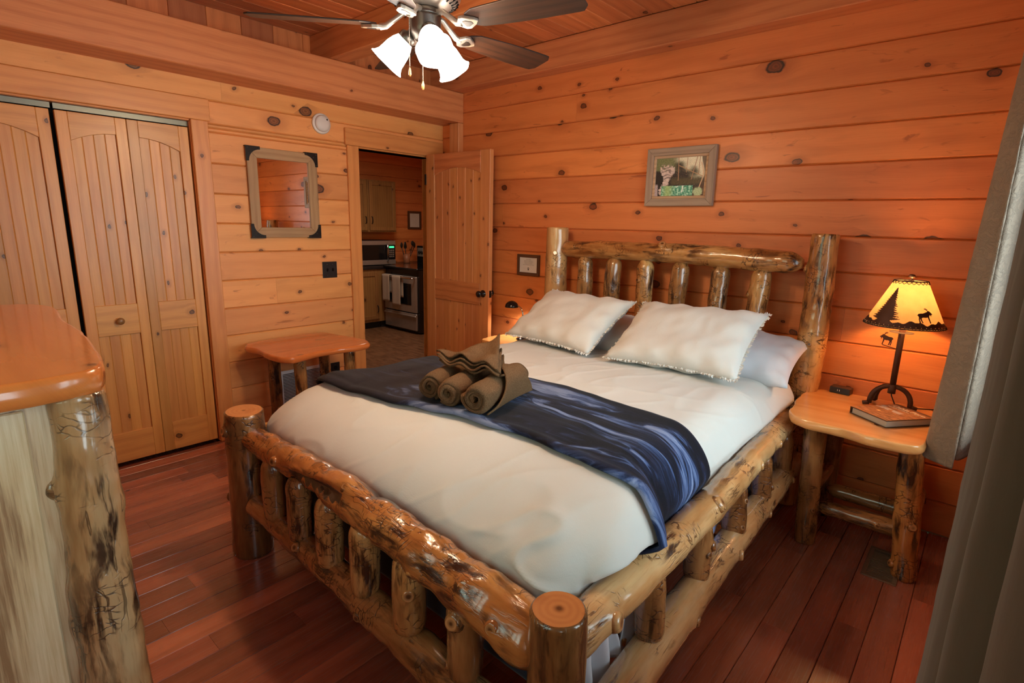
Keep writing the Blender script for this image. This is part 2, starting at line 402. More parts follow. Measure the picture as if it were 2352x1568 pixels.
M['blackgloss'] = plain('black_enamel', (.01, .009, .01), .12)
M['nickel'] = plain('brushed_nickel', (.62, .52, .42), .38, .75, .1, 200)
M['pewter'] = plain('dark_pewter', (.21, .18, .15), .4, 1.0, .15, 200)
M['chrome'] = plain('chrome', (.7, .7, .7), .12, 1.0)
M['steel'] = plain('stainless_steel', (.50, .44, .40), .35, .7)
M['white'] = plain('white_plastic', (.80, .77, .71), .35)
M['ventwhite'] = plain('white_painted_metal', (.88, .87, .85), .4)
M['cream'] = fabric('cream_cotton', (.63, .605, .56), (.60, .575, .52), 700, .4, wr=.22, wrs=6, bd=.003)
M['sheet'] = fabric('cream_comforter', (.59, .575, .525), (.56, .545, .495), 800, .4, wr=.10, wrs=5, bd=.003)
M['whitecot'] = fabric('white_cotton', (.66, .66, .69), None, 900, .2, wr=.6, wrs=7)
M['peri'] = fabric('periwinkle_sheet', (.38, .42, .72), None, 900, .15)
M['navy'] = fabric('navy_box_spring_cloth', (.02, .028, .05), (.015, .02, .035), 500, .4)
def terry(name, a, b_, sc=300):
    t = NT(name); tc = t.n('TexCoord').outputs['Object']
    n = t.noise(tc, sc, 3, .7); v = t.n('TexVoronoi'); t.set(v.inputs['Vector'], tc); v.inputs['Scale'].default_value = sc*.9
    h = t.math('ADD', t.smooth(n, .3, .7), t.math('MULTIPLY', v.outputs['Distance'], -.6))
    big = t.noise(tc, 20, 3)
    col = t.mix(t.smooth(n, .38, .62), b_, a); col = t.mix(t.math('MULTIPLY', big, .4), col, b_)
    t.bsdf(col, .95, h, 1.0, .004, spec=.1); return t.mat
M['towel'] = terry('brown_terry', (.42, .235, .115), (.19, .098, .045), 420)
M['kitchentowel'] = fabric('beige_waffle', (.40, .30, .22), None, 400, .8, bd=.003)
M['curtain'] = fabric('taupe_crinkle_curtain', (.37, .28, .20), (.31, .23, .165), 300, .7, wr=1.0, wrs=30, bd=.004, trans=.22)
M['curtain2'] = fabric('olive_brown_curtain', (.066, .048, .030), None, 500, .3)
def glassmat():
    t = NT('window_glass'); a = t.n('BsdfTransparent'); g = t.n('BsdfGlossy'); g.inputs['Roughness'].default_value = .02
    f = t.n('Fresnel'); f.inputs[0].default_value = 1.45; m = t.n('MixShader')
    for x, y in ((f.outputs[0], m.inputs[0]), (a.outputs[0], m.inputs[1]), (g.outputs[0], m.inputs[2]), (m.outputs[0], t.out.inputs[0])): t.t.links.new(x, y)
    return t.mat
M['glass'] = glassmat()
def mirrormat():
    t = NT('mirror_glass'); t.bsdf((.88, .86, .85), .015, metal=1.0); return t.mat
M['mirror'] = mirrormat()
def emis(name, col, st):
    t = NT(name); t.bsdf(col, .4, emis=col, es=st); return t.mat
M['bulbshade'] = emis('lit_glass_shade', (1, .93, .85), 7.0)
M['ledgreen'] = emis('green_display', (.05, .9, .3), 1.2)
def shademat():
    t = NT('parchment_shade'); tc = t.n('TexCoord').outputs['Object']
    n = t.noise(tc, 28, 5, .65); n2 = t.noise(tc, 6, 2)
    col = t.mix(t.math('MULTIPLY', n, .8), (.52, .34, .15), (.42, .20, .055)); col = t.mix(t.math('MULTIPLY', n2, .3), col, (.55, .42, .24))
    d = t.n('BsdfDiffuse'); t.set(d.inputs[0], col); tr = t.n('BsdfTranslucent'); t.set(tr.inputs[0], col)
    m = t.n('MixShader'); m.inputs[0].default_value = .42
    t.t.links.new(d.outputs[0], m.inputs[1]); t.t.links.new(tr.outputs[0], m.inputs[2]); t.t.links.new(m.outputs[0], t.out.inputs[0])
    return t.mat
M['shade'] = shademat()
def fleecemat():
    t = NT('printed_navy_fleece'); tc = t.n('TexCoord').outputs['UV']; ob = t.n('TexCoord').outputs['Object']
    sw = t.noise(t.vmath('MULTIPLY', tc, (3.2, 6.5, 1)), 1, 3, .55, 1.2)
    fur = t.noise(t.vmath('ADD', t.vmath('MULTIPLY', tc, (9, 34, 1)), t.vmath('SCALE', t.comb(sw, sw, 0.0), scale=9.0)), 1, 4, .6, .6)
    col = t.ramp(t.math('MULTIPLY_ADD', t.math('SUBTRACT', fur, .5), .5, sw), [(.40, rgb(13, 14, 24)), (.49, rgb(22, 27, 46)), (.53, rgb(34, 45, 74)), (.58, rgb(68, 86, 126)), (.66, rgb(122, 136, 168))])
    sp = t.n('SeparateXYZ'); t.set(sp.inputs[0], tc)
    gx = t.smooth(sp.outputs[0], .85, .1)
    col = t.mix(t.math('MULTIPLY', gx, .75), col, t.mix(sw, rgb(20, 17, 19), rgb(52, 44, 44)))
    h = t.noise(ob, 420, 2)
    t.bsdf(col, .75, h, .5, .002, sheen=.05, spec=.1); return t.mat
M['fleece'] = fleecemat()
def vinylmat():
    t = NT('brown_vinyl'); tc = t.n('TexCoord').outputs['Object']
    n = t.noise(t.vmath('MULTIPLY', tc, (3, 12, 1)), 2, 4, .6)
    t.bsdf(t.ramp(n, [(.35, (.10, .042, .018)), (.6, (.20, .095, .045))]), .35); return t.mat
M['vinyl'] = vinylmat()
M['counter'] = plain('dark_counter', (.03, .022, .02), .25)
M['ovenglass'] = plain('black_oven_glass', (.008, .008, .009), .08)
def vcmat(name, rough=.35, coat=.3):
    t = NT(name); a = t.n('Attribute'); a.attribute_name = 'Col'; t.bsdf(a.outputs['Color'], rough, coat=coat); return t.mat
M['print'] = vcmat('photo_print', .5, .1)
M['paper'] = plain('white_paper', (.74, .69, .62), .6)
M['ink'] = plain('grey_ink', (.16, .12, .10), .6)
M['darkwood'] = wood('walnut_frame', (.10, .04, .018), (.07, .026, .012), (.035, .014, .008), thr=.97, bands=200, gr=.8, rough=.35, hue=.05)
M['title'] = plain('white_ink', (.82, .78, .68), .5)
M['pages'] = wood('page_block', (.46, .42, .34), (.42, .38, .30), (.30, .27, .22), thr=2, bands=3000, gr=.3, rough=.8, coat=0, hue=0)
M['void'] = plain('closet_dark', (.012, .008, .006), .9)  # near-black, stands in for the shade inside the closet
M['pot'] = plain('copper_crock', (.45, .17, .08), .45)
M['clothlace'] = plain('black_lacing', (.015, .01, .008), .6)
M['bulb'] = emis('warm_bulb', (1, .72, .40), 14)

# ------------------------------------------------------------------ the room
ZC = 2.80          # ceiling boards
XR = 3.98          # side wall with the window
YF = -3.72         # wall behind the camera
def frame(o, x, y):
    """frame whose local x runs along the grain, y across the board, z out of the wall"""
    x = Vector(x); y = Vector(y); z = x.cross(y)
    m = Matrix((x, y, z)).transposed().to_4x4(); return T(Vector(o)) @ m
PL = {}
def board_mesh(L, Wd, Th=.02, ch=.009, name='plank'):
    k = (round(L, 3), round(Wd, 4), Th, ch, name)
    if k not in PL:
        b = MB(); h = Wd/2
        pr = [(-h, -Th), (-h+.0006, -ch*.95), (-h+ch*.8, 0), (h-ch*.8, 0), (h-.0006, -ch*.95), (h, -Th)]
        vs = [(s*(L/2-.0004), y, z) for s in (-1, 1) for y, z in pr]
        b.add(vs, [(i, (i+1) % 6, 6+(i+1) % 6, 6+i) for i in range(6)] + [(5, 4, 3, 2, 1, 0), (6, 7, 8, 9, 10, 11)])
        PL[k] = b.mesh(name)
    return PL[k]
def clip(segs, a, b):
    out = []
    for s, e in segs:
        if b <= s or a >= e: out.append((s, e))
        else:
            if a > s + .01: out.append((s, a))
            if b < e - .01: out.append((b, e))
    return out
def lay(parent, org, gx, gy, a0, a1, rows, mat, holes=(), joints=None, name='plank', Th=.02, ch=.009):
    """rows: list of (lo, hi) across; a0..a1 along the grain; holes: (a_lo, a_hi, b_lo, b_hi)"""
    for ri, (lo, hi) in enumerate(rows):
        bands = [(lo, hi, [(a0, a1)])]
        for h in holes:
            nb = []
            for (l, u, segs) in bands:
                if h[3] <= l + 1e-4 or h[2] >= u - 1e-4: nb.append((l, u, segs)); continue
                if h[2] > l + .012: nb.append((l, h[2], list(segs)))
                nb.append((max(l, h[2]) if h[2] > l + .012 else l, min(u, h[3]) if h[3] < u - .012 else u, clip(segs, h[0], h[1])))
                if h[3] < u - .012: nb.append((h[3], u, list(segs)))
            bands = nb
        for (l, u, segs) in bands:
            js = joints.get(ri, []) if joints else []
            for (s, e) in segs:
                pts = [s] + [j for j in js if s + .05 < j < e - .05] + [e]
                for p, q in zip(pts, pts[1:]):
                    c = Vector(org) + Vector(gx)*((p+q)/2) + Vector(gy)*((l+u)/2)
                    mobj(name, board_mesh(q-p, u-l, Th, ch, name), mat, parent, frame(c, gx, gy))
def slab(name, boxes, mat, kind='structure'):
    b = MB()
    for a, c in boxes: b.bb(a, c)
    o = b.obj(name, mat); return tag(o, kind=kind)
PITCH = .19
rows_b = [(2.4588-.19*k, 2.4588-.19*(k-1)) for k in range(12, -2, -1)]
rows_b = [(.0, rows_b[0][0])] + rows_b
rows_b = [r for r in rows_b if r[1] > r[0] + .01]
rows_b = [r for r in rows_b if r[0] < 2.46]
TH = .02
# back wall (y = 0)
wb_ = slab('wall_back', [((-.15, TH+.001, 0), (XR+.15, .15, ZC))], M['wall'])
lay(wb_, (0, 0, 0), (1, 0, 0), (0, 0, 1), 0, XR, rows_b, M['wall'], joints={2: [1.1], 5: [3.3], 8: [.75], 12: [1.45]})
# left wall (x = 0), openings for the closet and the room door
CL = (-3.42, -2.075, 0, 2.115); DR = (-.885, -.12, 0, 2.09)
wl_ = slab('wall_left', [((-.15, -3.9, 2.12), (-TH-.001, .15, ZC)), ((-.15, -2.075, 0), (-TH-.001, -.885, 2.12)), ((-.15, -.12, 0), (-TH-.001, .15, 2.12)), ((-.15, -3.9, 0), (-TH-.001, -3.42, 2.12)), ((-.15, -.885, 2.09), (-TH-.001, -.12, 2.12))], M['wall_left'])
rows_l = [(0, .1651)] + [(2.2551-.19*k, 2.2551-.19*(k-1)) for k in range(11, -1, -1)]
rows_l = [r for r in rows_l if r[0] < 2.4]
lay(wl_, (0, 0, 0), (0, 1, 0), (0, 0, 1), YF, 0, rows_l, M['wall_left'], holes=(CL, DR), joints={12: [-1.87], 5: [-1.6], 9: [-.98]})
yy = [-.04-.209*k for k in range(19)]
lay(wl_, (0, 0, 0), (0, 0, 1), (0, -1, 0), 2.445, ZC, [(-y, -y+.209) for y in yy[:-1]], M['ceil'], name='board', ch=.004)
# side wall (x = XR) with the window, wall behind the camera with a second window
WN = (-3.55, -.45, .70, 2.12)
wr_ = slab('wall_right', [((XR+TH+.001, YF-.15, 0), (XR+.15, .15, .70)), ((XR+TH+.001, YF-.15, 2.12), (XR+.15, .15, ZC)), ((XR+TH+.001, -.45, .70), (XR+.15, .15, 2.12)), ((XR+TH+.001, YF-.15, .70), (XR+.15, -3.55, 2.12))], M['wall'])
lay(wr_, (XR, 0, 0), (0, -1, 0), (0, 0, 1), 0, -YF, rows_b, M['wall'], holes=((.45, 3.55, .70, 2.12),))
wf_ = slab('wall_front', [((-.15, YF-.15, 0), (XR+.15, YF-TH-.001, 1.0)), ((-.15, YF-.15, 2.12), (XR+.15, YF-TH-.001, ZC)), ((-.15, YF-.15, 1.0), (2.2, YF-TH-.001, 2.12)), ((3.6, YF-.15, 1.0), (XR+.15, YF-TH-.001, 2.12))], M['wall'])
lay(wf_, (0, YF, 0), (-1, 0, 0), (0, 0, 1), -XR, 0, rows_b, M['wall'], holes=((-3.6, -2.2, 1.0, 2.12),))
# ceiling boards
ce_ = slab('ceiling', [((-.15, YF-.15, ZC+TH+.001), (XR+.15, .15, ZC+.15))], M['ceil'])
cb = .139
xs = 1.109
k0 = int(-(xs//cb))
rows_c = []
x = xs - 8*cb
while x < XR:
    rows_c.append((max(x, 0), min(x+cb, XR))); x += cb
rows_c = [r for r in rows_c if r[1]-r[0] > .02]
lay(ce_, (0, 0, ZC), (0, 1, 0), (1, 0, 0), YF, -.14, rows_c, M['ceil'], name='board', ch=.007, joints={3: [-1.9], 9: [-2.6], 14: [-.6]})
# beams
def beam(name, a, b, ax, lab=None):
    d = [b[i]-a[i] for i in range(3)]; c = [(a[i]+b[i])/2 for i in range(3)]
    if ax == 'x': m = frame(c, (1, 0, 0), (0, 0, 1)); dd = (d[0], d[2], d[1])
    elif ax == 'y': m = frame(c, (0, 1, 0), (0, 0, 1)); dd = (d[1], d[2], d[0])
    else: m = frame(c, (0, 0, 1), (1, 0, 0)); dd = (d[2], d[0], d[1])
    o = MB().box((0, 0, 0), dd, ch=.005).obj(name, M['beam'], None, m, fixn=True); return tag(o, kind='structure')
beam('trim_1', (.0, YF, 2.374), (.268, 0, 2.610), 'y')
beam('trim_2', (.0, -.14, 2.612), (XR, 0, ZC), 'x')
beam('trim_3', (.0, -1.24, 2.612), (XR, -1.10, ZC), 'x')
beam('trim_4', (.0, -3.45, 2.612), (XR, -3.31, ZC), 'x')
beam('trim_5', (.150, -.059, 0), (.268, 0, 2.372), 'z')
o = MB().box((0, 0, 0), (3.7, .04, .02), ch=.004).obj('trim_6', M['trim'], None, frame((.012, -1.86, 2.635), (0, 1, 0), (0, 0, 1)), True); tag(o, kind='structure')
# floor boards
fl_ = slab('floor', [((-.15, YF-.15, -.15), (XR+.15, .15, -.021))], M['floor'])
bw = .108; x = 3.29-31*bw; rr = random.Random(3); i = 0
while x < XR:
    a = max(x, 0); b = min(x+bw, XR)
    js = []; y = YF + rr.uniform(.15, .9)
    while y < -.1:
        js.append(y); y += rr.uniform(.55, 1.35)
    pts = [YF] + js + [0]
    if b-a > .02:
        for p, q in zip(pts, pts[1:]):
            Lq = round((q-p)/.05)*.05 if False else q-p
            mobj('board', board_mesh(q-p, b-a, .02, .0030, 'board'), M['floor'], fl_, frame(((a+b)/2, (p+q)/2, 0), (0, 1, 0), (-1, 0, 0)))
    x += bw; i += 1
# door casings (room door)
def trimbox(name, a, b, ax, mat='trim', ch=.004, parent=None, kind='structure'):
    d = [abs(b[i]-a[i]) for i in range(3)]; c = [(a[i]+b[i])/2 for i in range(3)]
    fr = {'x': ((1, 0, 0), (0, 0, 1)), 'y': ((0, 1, 0), (0, 0, 1)), 'z': ((0, 0, 1), (0, 1, 0))}[ax]
    m = frame(c, *fr); mi = m.to_3x3().transposed(); dd = [abs(v) for v in (mi @ Vector(d))]
    o = MB().box((0, 0, 0), dd, ch=ch).obj(name, M[mat], parent, m, fixn=True)
    return tag(o, kind=kind) if kind else o
def casing(num, boxes):
    b = None
    root = empty('trim_%d' % num, (0, boxes[0][0][1], 0), kind='structure')
    for a, c, ax in boxes: trimbox('board', a, c, ax, parent=root, kind=None)
    return root
casing(7, [((.0, -.985, 0), (.022, -.885, 2.10), 'z'), ((.0, -.12, 0), (.022, -.045, 2.10), 'z'), ((.0, -1.0, 2.10), (.026, -.02, 2.225), 'y'),
           ((-.15, -.902, 0), (.0, -.885, 2.09), 'z'), ((-.15, -.12, 0), (.0, -.103, 2.09), 'z'), ((-.15, -.885, 2.09), (.0, -.12, 2.107), 'y'),
           ((-.09, -.885, 0), (-.055, -.873, 2.09), 'z'), ((-.09, -.132, 0), (-.055, -.12, 2.09), 'z')])
casing(8, [((.0, -2.075, 0), (.024, -1.975, 2.125), 'z'), ((.0, -3.52, 2.125), (.026, -1.96, 2.255), 'y'), ((.0, -3.52, 0), (.024, -3.42, 2.125), 'z'),
           ((-.12, -2.078, 0), (.004, -2.066, 2.115), 'z'), ((-.12, -3.42, 2.115), (.006, -2.075, 2.127), 'y')])
tr = tag(MB().bb((-.055, -3.42, 2.085), (-.03, -2.742, 2.113)).bb((-.055, -2.730, 2.085), (-.03, -2.078, 2.113)).obj('trim_9', plain('grey_track_metal', (.20, .20, .16), .4, .8)), kind='structure')
tag(MB().bb((-.16, -3.6, -.05), (-.12, -2.0, 2.14)).bb((-.14, -3.6, 2.117), (-.03, -2.0, 2.13)).obj('closet_shade_sheet', M['void']), kind='structure')  # added near-black sheet: stands in for closet shade and closes light leaks

# ------------------------------------------------------------------ doors
def prism_poly(name, pts, th, mat, parent, Mx, ch=0):
    """polygon in local (x, z), front face at local y=0, thickness to +y; grain along z or x by material axis"""
    b = MB(); b.prism([(x, z) for x, z in pts], -th, 0, Matrix(((1, 0, 0, 0), (0, 0, -1, 0), (0, 1, 0, 0), (0, 0, 0, 1))))
    o = b.obj(name, mat, parent, Mx, fixn=True)
    return o
M['door_h'] = wood('pine_rail', (.70, .33, .085), (.58, .25, .060), (.38, .14, .030), rmax=.012, kx=3.2, ky=7, thr=.6, bands=130, gr=.7, rough=.4, coat=.2, hue=.12)
M['door_v'] = wood('pine_stile', (.68, .31, .080), (.57, .235, .055), (.38, .135, .028), rmax=.009, kx=3.2, ky=9, thr=.84, bands=120, gr=.6, rough=.4, coat=.2, hue=.18, axis='Z')
M['door1_h'] = wood('room_door_rail', (.60, .22, .075), (.47, .15, .048), (.29, .08, .022), rmax=.008, kx=3, ky=8, thr=.8, bands=150, gr=.9, rough=.4, coat=.2, hue=.08)
M['door1_v'] = wood('room_door_stile', (.62, .25, .085), (.52, .185, .06), (.34, .10, .03), rmax=.007, kx=4, ky=12, thr=.68, bands=120, gr=.55, rough=.4, coat=.2, hue=.12, axis='Z')
def leaf(num, Mx, w, h, st, zt, arch, zm, zb, nb, mv, mh, th=.035, bz=.02):
    """arch(u)-> lower edge of top rail; zm=(lo,hi) mid rail; zb top of bottom rail"""
    root = bpy.data.objects.new('door_%d' % num, None); link(root, None, Mx); tag(root, kind='structure')
    def rect(n, x0, x1, z0, z1, m, y0=0, t=th, c=.0025):
        MX = Mx @ T(Vector(((x0+x1)/2, y0+t/2, (z0+z1)/2)))
        return MB().box((0, 0, 0), (x1-x0, t, z1-z0), ch=c).obj(n, m, root, MX, fixn=True)
    rect('stile', 0, st, bz, h, mv); rect('stile', w-st, w, bz, h, mv)
    rect('rail', st, w-st, zm[0], zm[1], mh); rect('rail', st, w-st, bz, zb, mh)
    n = 10
    pts = [(st, h), (w-st, h)][::-1] + [(st+(w-2*st)*i/n, arch(st+(w-2*st)*i/n)) for i in range(n+1)]
    b = MB(); c = Vector((w/2, 0, h-.06))
    b.prism([(x-c.x, z-c.z) for x, z in pts], -th, 0, Matrix(((1, 0, 0, 0), (0, 0, -1, 0), (0, 1, 0, 0), (0, 0, 0, 1))))
    bevel(b.obj('top_rail', mh, root, Mx @ T(c), fixn=True), .002, 1)
    pw = (w-2*st)/nb
    for zz0, zz1 in ((zb, zm[0]), (zm[1], h-.05)):
        for i in range(nb):
            u0 = st+i*pw; u1 = u0+pw
            z1 = zz1 if zz0 == zb else max(arch(u0), arch(u1), arch((u0+u1)/2))+.004
            MX = Mx @ T(Vector(((u0+u1)/2, .012, (zz0+z1)/2)))
            bb = MB(); hw = pw/2; g = .0032; L2 = (z1-zz0)/2
            pr = [(-hw, .012), (-hw, .0024), (-hw+g, 0), (hw-g, 0), (hw, .0024), (hw, .012)]
            bb.add([(x, y, s*L2) for s in (-1, 1) for x, y in pr], [(i2, (i2+1) % 6, 6+(i2+1) % 6, 6+i2) for i2 in range(6)]+[(0, 1, 2, 3, 4, 5), (11, 10, 9, 8, 7, 6)])
            bb.obj('board', mv, root, MX, fixn=True)
    return root
# closet leaves: local x -> world +y, local y -> world -x (front faces the room, +x)
def closet(num, y0, w, side):
    m = Matrix(((0, -1, 0, -.006), (1, 0, 0, y0), (0, 0, 1, 0), (0, 0, 0, 1)))
    st = .055
    lo, hi = 1.925, 1.982
    if side == 'L': ar = lambda u: hi-(hi-lo)*((w-st-u)/(w-2*st))**2
    else: ar = lambda u: hi-(hi-lo)*((u-st)/(w-2*st))**2
    return leaf(num, m, w, 2.076, st, 0, ar, (.825, 1.008), .21, 4, M['door_v'], M['door_h'], .03)
closet(2, -2.408, .322, 'R'); c3 = closet(3, -2.732, .322, 'L'); closet(4, -3.076, .322, 'R'); closet(5, -3.40, .322, 'L')
for root, y in ((c3, -2.565), (bpy.data.objects['door_5'], -3.235)):
    k = MB().lathe([(.011, 0), (.009, .012), (.017, .019), (.021, .027), (.019, .035), (.010, .040), (0, .041)], 20, frame((-.006, y, .912), (0, 1, 0), (0, 0, 1)))
    k.wobj('knob', M['oak'], root)
# room door, opened into the room beside the back wall
dm = T(Vector((.03, -.222, 0))) @ Rz(math.radians(1.0))
w1 = .765
ar1 = lambda u: 1.985-.055*((u-w1/2)/(w1/2-.1))**2
d1 = leaf(1, dm, w1, 2.105, .105, 0, ar1, (.865, 1.045), .22, 6, M['door1_v'], M['door1_h'], .042)
kb = MB()
for s, y in ((-1, 0), (1, .042)):
    kb.lathe([(.030, 0), (.030, .006), (.014, .010), (.011, .030), (.022, .038), (.028, .050), (.026, .062), (.014, .070), (0, .071)], 24, T(Vector((.705, y, .965))) @ (Rx(PI/2) if s < 0 else Rx(-PI/2)))
kb.obj('knob', M['blackgloss'], d1, dm)
MB().box((w1+.0008, .021, .965), (.003, .026, .058), ch=.001).box((w1+.006, .021, .965), (.012, .012, .018), ch=.002).obj('latch', M['iron'], d1, dm)
for z in (.25, 1.9):
    MB().box((-.006, .0, z), (.02, .012, .09), ch=.002).obj('hinge', M['iron'], d1, dm)

# ------------------------------------------------------------------ window in the side wall
def window(num, o, gx, wdt, z0, z1):
    root = empty('window_%d' % num, o, kind='structure')
    gx = Vector(gx); gy = Vector((0, 0, 1)); n = gx.cross(gy)
    fr = frame(Vector(o), gx, gy)
    def bx(nm, x0, x1, y0, y1, zc, t, mat='trim'):
        MB().box((0, 0, 0), (x1-x0, y1-y0, t), ch=.002).obj(nm, M[mat] if isinstance(mat, str) else mat, root, fr @ T(Vector(((x0+x1)/2, (y0+y1)/2, zc))), fixn=True)
    h = wdt/2
    bx('casing', -h-.09, -h, z0-.02, z1+.09, .012, .022); bx('casing', h, h+.09, z0-.02, z1+.09, .012, .022)
    bx('casing', -h, h, z1, z1+.09, .012, .022); bx('sill', -h-.10, h+.10, z0-.03, z0, -.01, .09)
    for (a, b) in ((-h, -.02), (.02, h)):
        bx('sash', a, b, z0, z0+.05, -.09, .04, 'white'); bx('sash', a, b, z1-.05, z1, -.09, .04, 'white')
        bx('sash', a, a+.05, z0+.05, z1-.05, -.09, .04, 'white'); bx('sash', b-.05, b, z0+.05, z1-.05, -.09, .04, 'white')
        bx('pane', a+.05, b-.05, z0+.05, z1-.05, -.09, .004, 'glass')
    bx('mullion', -.02, .02, z0, z1, -.08, .06, 'white')
    return root
window(1, (XR, -2.0, 0), (0, -1, 0), 3.10, .70, 2.12)
window(2, (2.9, YF, 0), (-1, 0, 0), 1.40, 1.0, 2.12)

# ------------------------------------------------------------------ kitchen beyond the door
XK = -3.35
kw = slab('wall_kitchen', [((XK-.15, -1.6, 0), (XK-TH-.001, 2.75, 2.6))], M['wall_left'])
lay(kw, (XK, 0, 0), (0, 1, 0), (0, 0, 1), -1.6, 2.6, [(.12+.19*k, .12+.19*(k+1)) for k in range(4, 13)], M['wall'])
kf = slab('wall_kitchen_far', [((XK, 2.6, 0), (-.16, 2.75, 2.6))], M['wall_left'])
slab('wall_kitchen_near', [((XK, -1.75, 0), (-.16, -1.6, 2.6))], M['wall_left'])
slab('wall_kitchen_right', [((-.16, .15, 0), (-.05, 2.75, 2.6))], M['wall_left'])
slab('wall_kitchen_left', [((-.17, -1.75, 0), (-.151, -.95, 2.6)), ((-.17, -.95, 2.13), (-.151, -.06, 2.6)), ((-.17, -.06, 0), (-.151, .15, 2.6))], M['wall_left'])
slab('ceiling_kitchen', [((XK-.15, -1.75, 2.6), (-.15, 2.75, 2.7))], M['ceil'])
slab('floor_kitchen', [((XK-.15, -1.75, -.1), (-.1501, 2.75, 0))], M['vinyl'])
slab('trim_10', [((-.15, -.885, -.1), (0, -.12, 0.0))], M['vinyl'])

def cab_door(root, o, gx, w, h, mat, handle_side=1, hz=.1):
    """framed door, lower-left corner o on the cabinet face, gx along its width"""
    fr = frame(Vector(o), gx, (0, 0, 1)); s = .055
    d = MB().box((w/2, h/2, .004), (w-2*s+.01, h-2*s+.01, .008)).obj('door', M['oak_y'], root, fr)
    for (x0, x1, y0, y1) in ((0, s, 0, h), (w-s, w, 0, h), (s, w-s, 0, s), (s, w-s, h-s, h)):
        MB().box(((x0+x1)/2, (y0+y1)/2, .010), (x1-x0, y1-y0, .02), ch=.003).obj('frame', M['oak_y'], d, fr, True)
    x = w-.03 if handle_side > 0 else .03
    MB().tube([(x, hz, .02), (x, hz+.01, .042), (x, hz+.05, .048), (x, hz+.09, .042), (x, hz+.10, .02)], .006, 8).obj('handle', M['iron'], d, fr)
ups = [(.35, .78), (.79, 1.22), (1.225, 1.72)]
for i, (a, b) in enumerate(ups[1:]):
    lab = ['honey oak wall cabinet at the left edge of the doorway view, above the microwave', 'honey oak wall cabinet above the microwave, nearest the framed notice'][i]
    u = empty('wall_cabinet', (XK+.16, (a+b)/2, 1.38), lab, 'cabinet', 'oak wall cabinets in the kitchen')
    MB().bb((XK+.001, a, 1.38), (XK+.30, b, 2.12), ch=.002).wobj('body', M['oak'], u, True)
    cab_door(u, (XK+.3005, a+.02, 1.40), (0, 1, 0), b-a-.04, .70, M['oak'], -1 if i else 1)
u = empty('base_cabinet', (-3.04, .55, 0), 'brown oak base cabinet under the microwave counter', 'cabinet')
MB().bb((XK+.001, -.3, .10), (-2.76, 1.22, .86)).bb((XK+.001, -.3, 0), (-2.82, 1.22, .1), mi=1).wobj('body', [M['oak'], M['void']], u)
cab_door(u, (-2.759, .72, .14), (0, 1, 0), .44, .68, M['oak'])
cab_door(u, (-2.759, .26, .14), (0, 1, 0), .44, .68, M['oak'], -1)
u = empty('corner_cabinet', (-3.04, 1.8, 0), 'oak corner base cabinet wedged beside the stove', 'cabinet')
MB().bb((XK+.001, 1.222, .10), (-2.76, 2.55, .86)).bb((XK+.001, 1.222, 0), (-2.80, 2.55, .1), mi=1).wobj('body', [M['oak'], M['void']], u)
ct = MB().bb((XK+.001, -.3, .862), (-2.735, 2.55, .905), ch=.008); tag(ct.wobj('countertop', M['counter'], None, True), 'dark speckled countertop carrying the microwave', 'countertop')
# stove
SX0, SX1, SY = -2.728, -1.955, 1.25
st = empty('stove', ((SX0+SX1)/2, SY+.33, 0), 'stainless and black electric stove seen through the doorway', 'stove')
MB().bb((SX0, SY+.03, .02), (SX1, SY+.65, .895), ch=.004).wobj('body', M['blackgloss'], st, True)
MB().bb((SX0+.005, SY, .30), (SX1-.04, SY+.03, .80), ch=.005).wobj('oven_door', M['steel'], st, True)
od = st.children[-1]
MB().bb((SX0+.10, SY-.004, .40), (SX1-.15, SY, .70), ch=.002).wobj('oven_window', M['ovenglass'], od, True)
MB().tube([(SX0+.03, SY, .775), (SX0+.03, SY-.045, .78), (SX0+.06, SY-.05, .78), (SX1-.10, SY-.05, .78), (SX1-.07, SY-.045, .78), (SX1-.07, SY, .775)], .012, 10).wobj('handle', M['chrome'], od)
MB().bb((SX0+.005, SY-.002, .05), (SX1-.04, SY+.03, .285), ch=.006).bb((SX0+.005, SY-.022, .24), (SX1-.04, SY, .262), ch=.006).wobj('drawer', M['steel'], st, True)
MB().bb((SX0-.004, SY-.015, .897), (SX1+.004, SY+.60, .915), ch=.004).wobj('cooktop', M['ovenglass'], st, True)
MB().bb((SX0, SY+.60, .895), (SX1, SY+.66, 1.19), ch=.01).bb((SX0+.03, SY+.588, 1.03), (SX1-.03, SY+.60, 1.16), mi=1, ch=.004).wobj('backguard', [M['blackgloss'], M['steel']], st, True)
for k in range(4):
    MB().lathe([(.022, 0), (.02, .02), (0, .021)], 14, T(Vector((SX0+.09+.06*k + (.3 if k > 1 else 0), SY+.588, 1.095))) @ Rx(PI/2)).wobj('knob', M['black'], st)
# two dish towels over the oven handle
for (x, w, z0, z1, lab) in ((-2.60, .17, .42, .50, 'left beige waffle dish towel folded over the oven handle'), (-2.36, .19, .38, .46, 'right beige waffle dish towel folded over the oven handle')):
    g = MB()
    def tw(u, v, x=x, w=w, z0=z0, z1=z1):
        yc = SY-.05; L0 = .79-z0; r = .016
        s = v*(L0*2-.07); 
        if s < L0: z = z0+s; y = yc-r
        elif s < L0+.05: a = (s-L0)/.05*PI; z = .79+r*math.sin(a)*.8; y = yc-r*math.cos(a)
        else: z = .79-(s-L0-.05); y = yc+r+.006
        return Vector((x+(u-.5)*w+(.02 if y > yc else 0), y-.003*math.sin(u*9), z))
    g.grid(tw, 9, 26)
    o = g.wobj('dish_towel', M['kitchentowel']); tag(o, lab, 'towel', 'dish towels on the oven handle')
    so = o.modifiers.new('s', 'SOLIDIFY'); so.thickness = .006; so.offset = 0
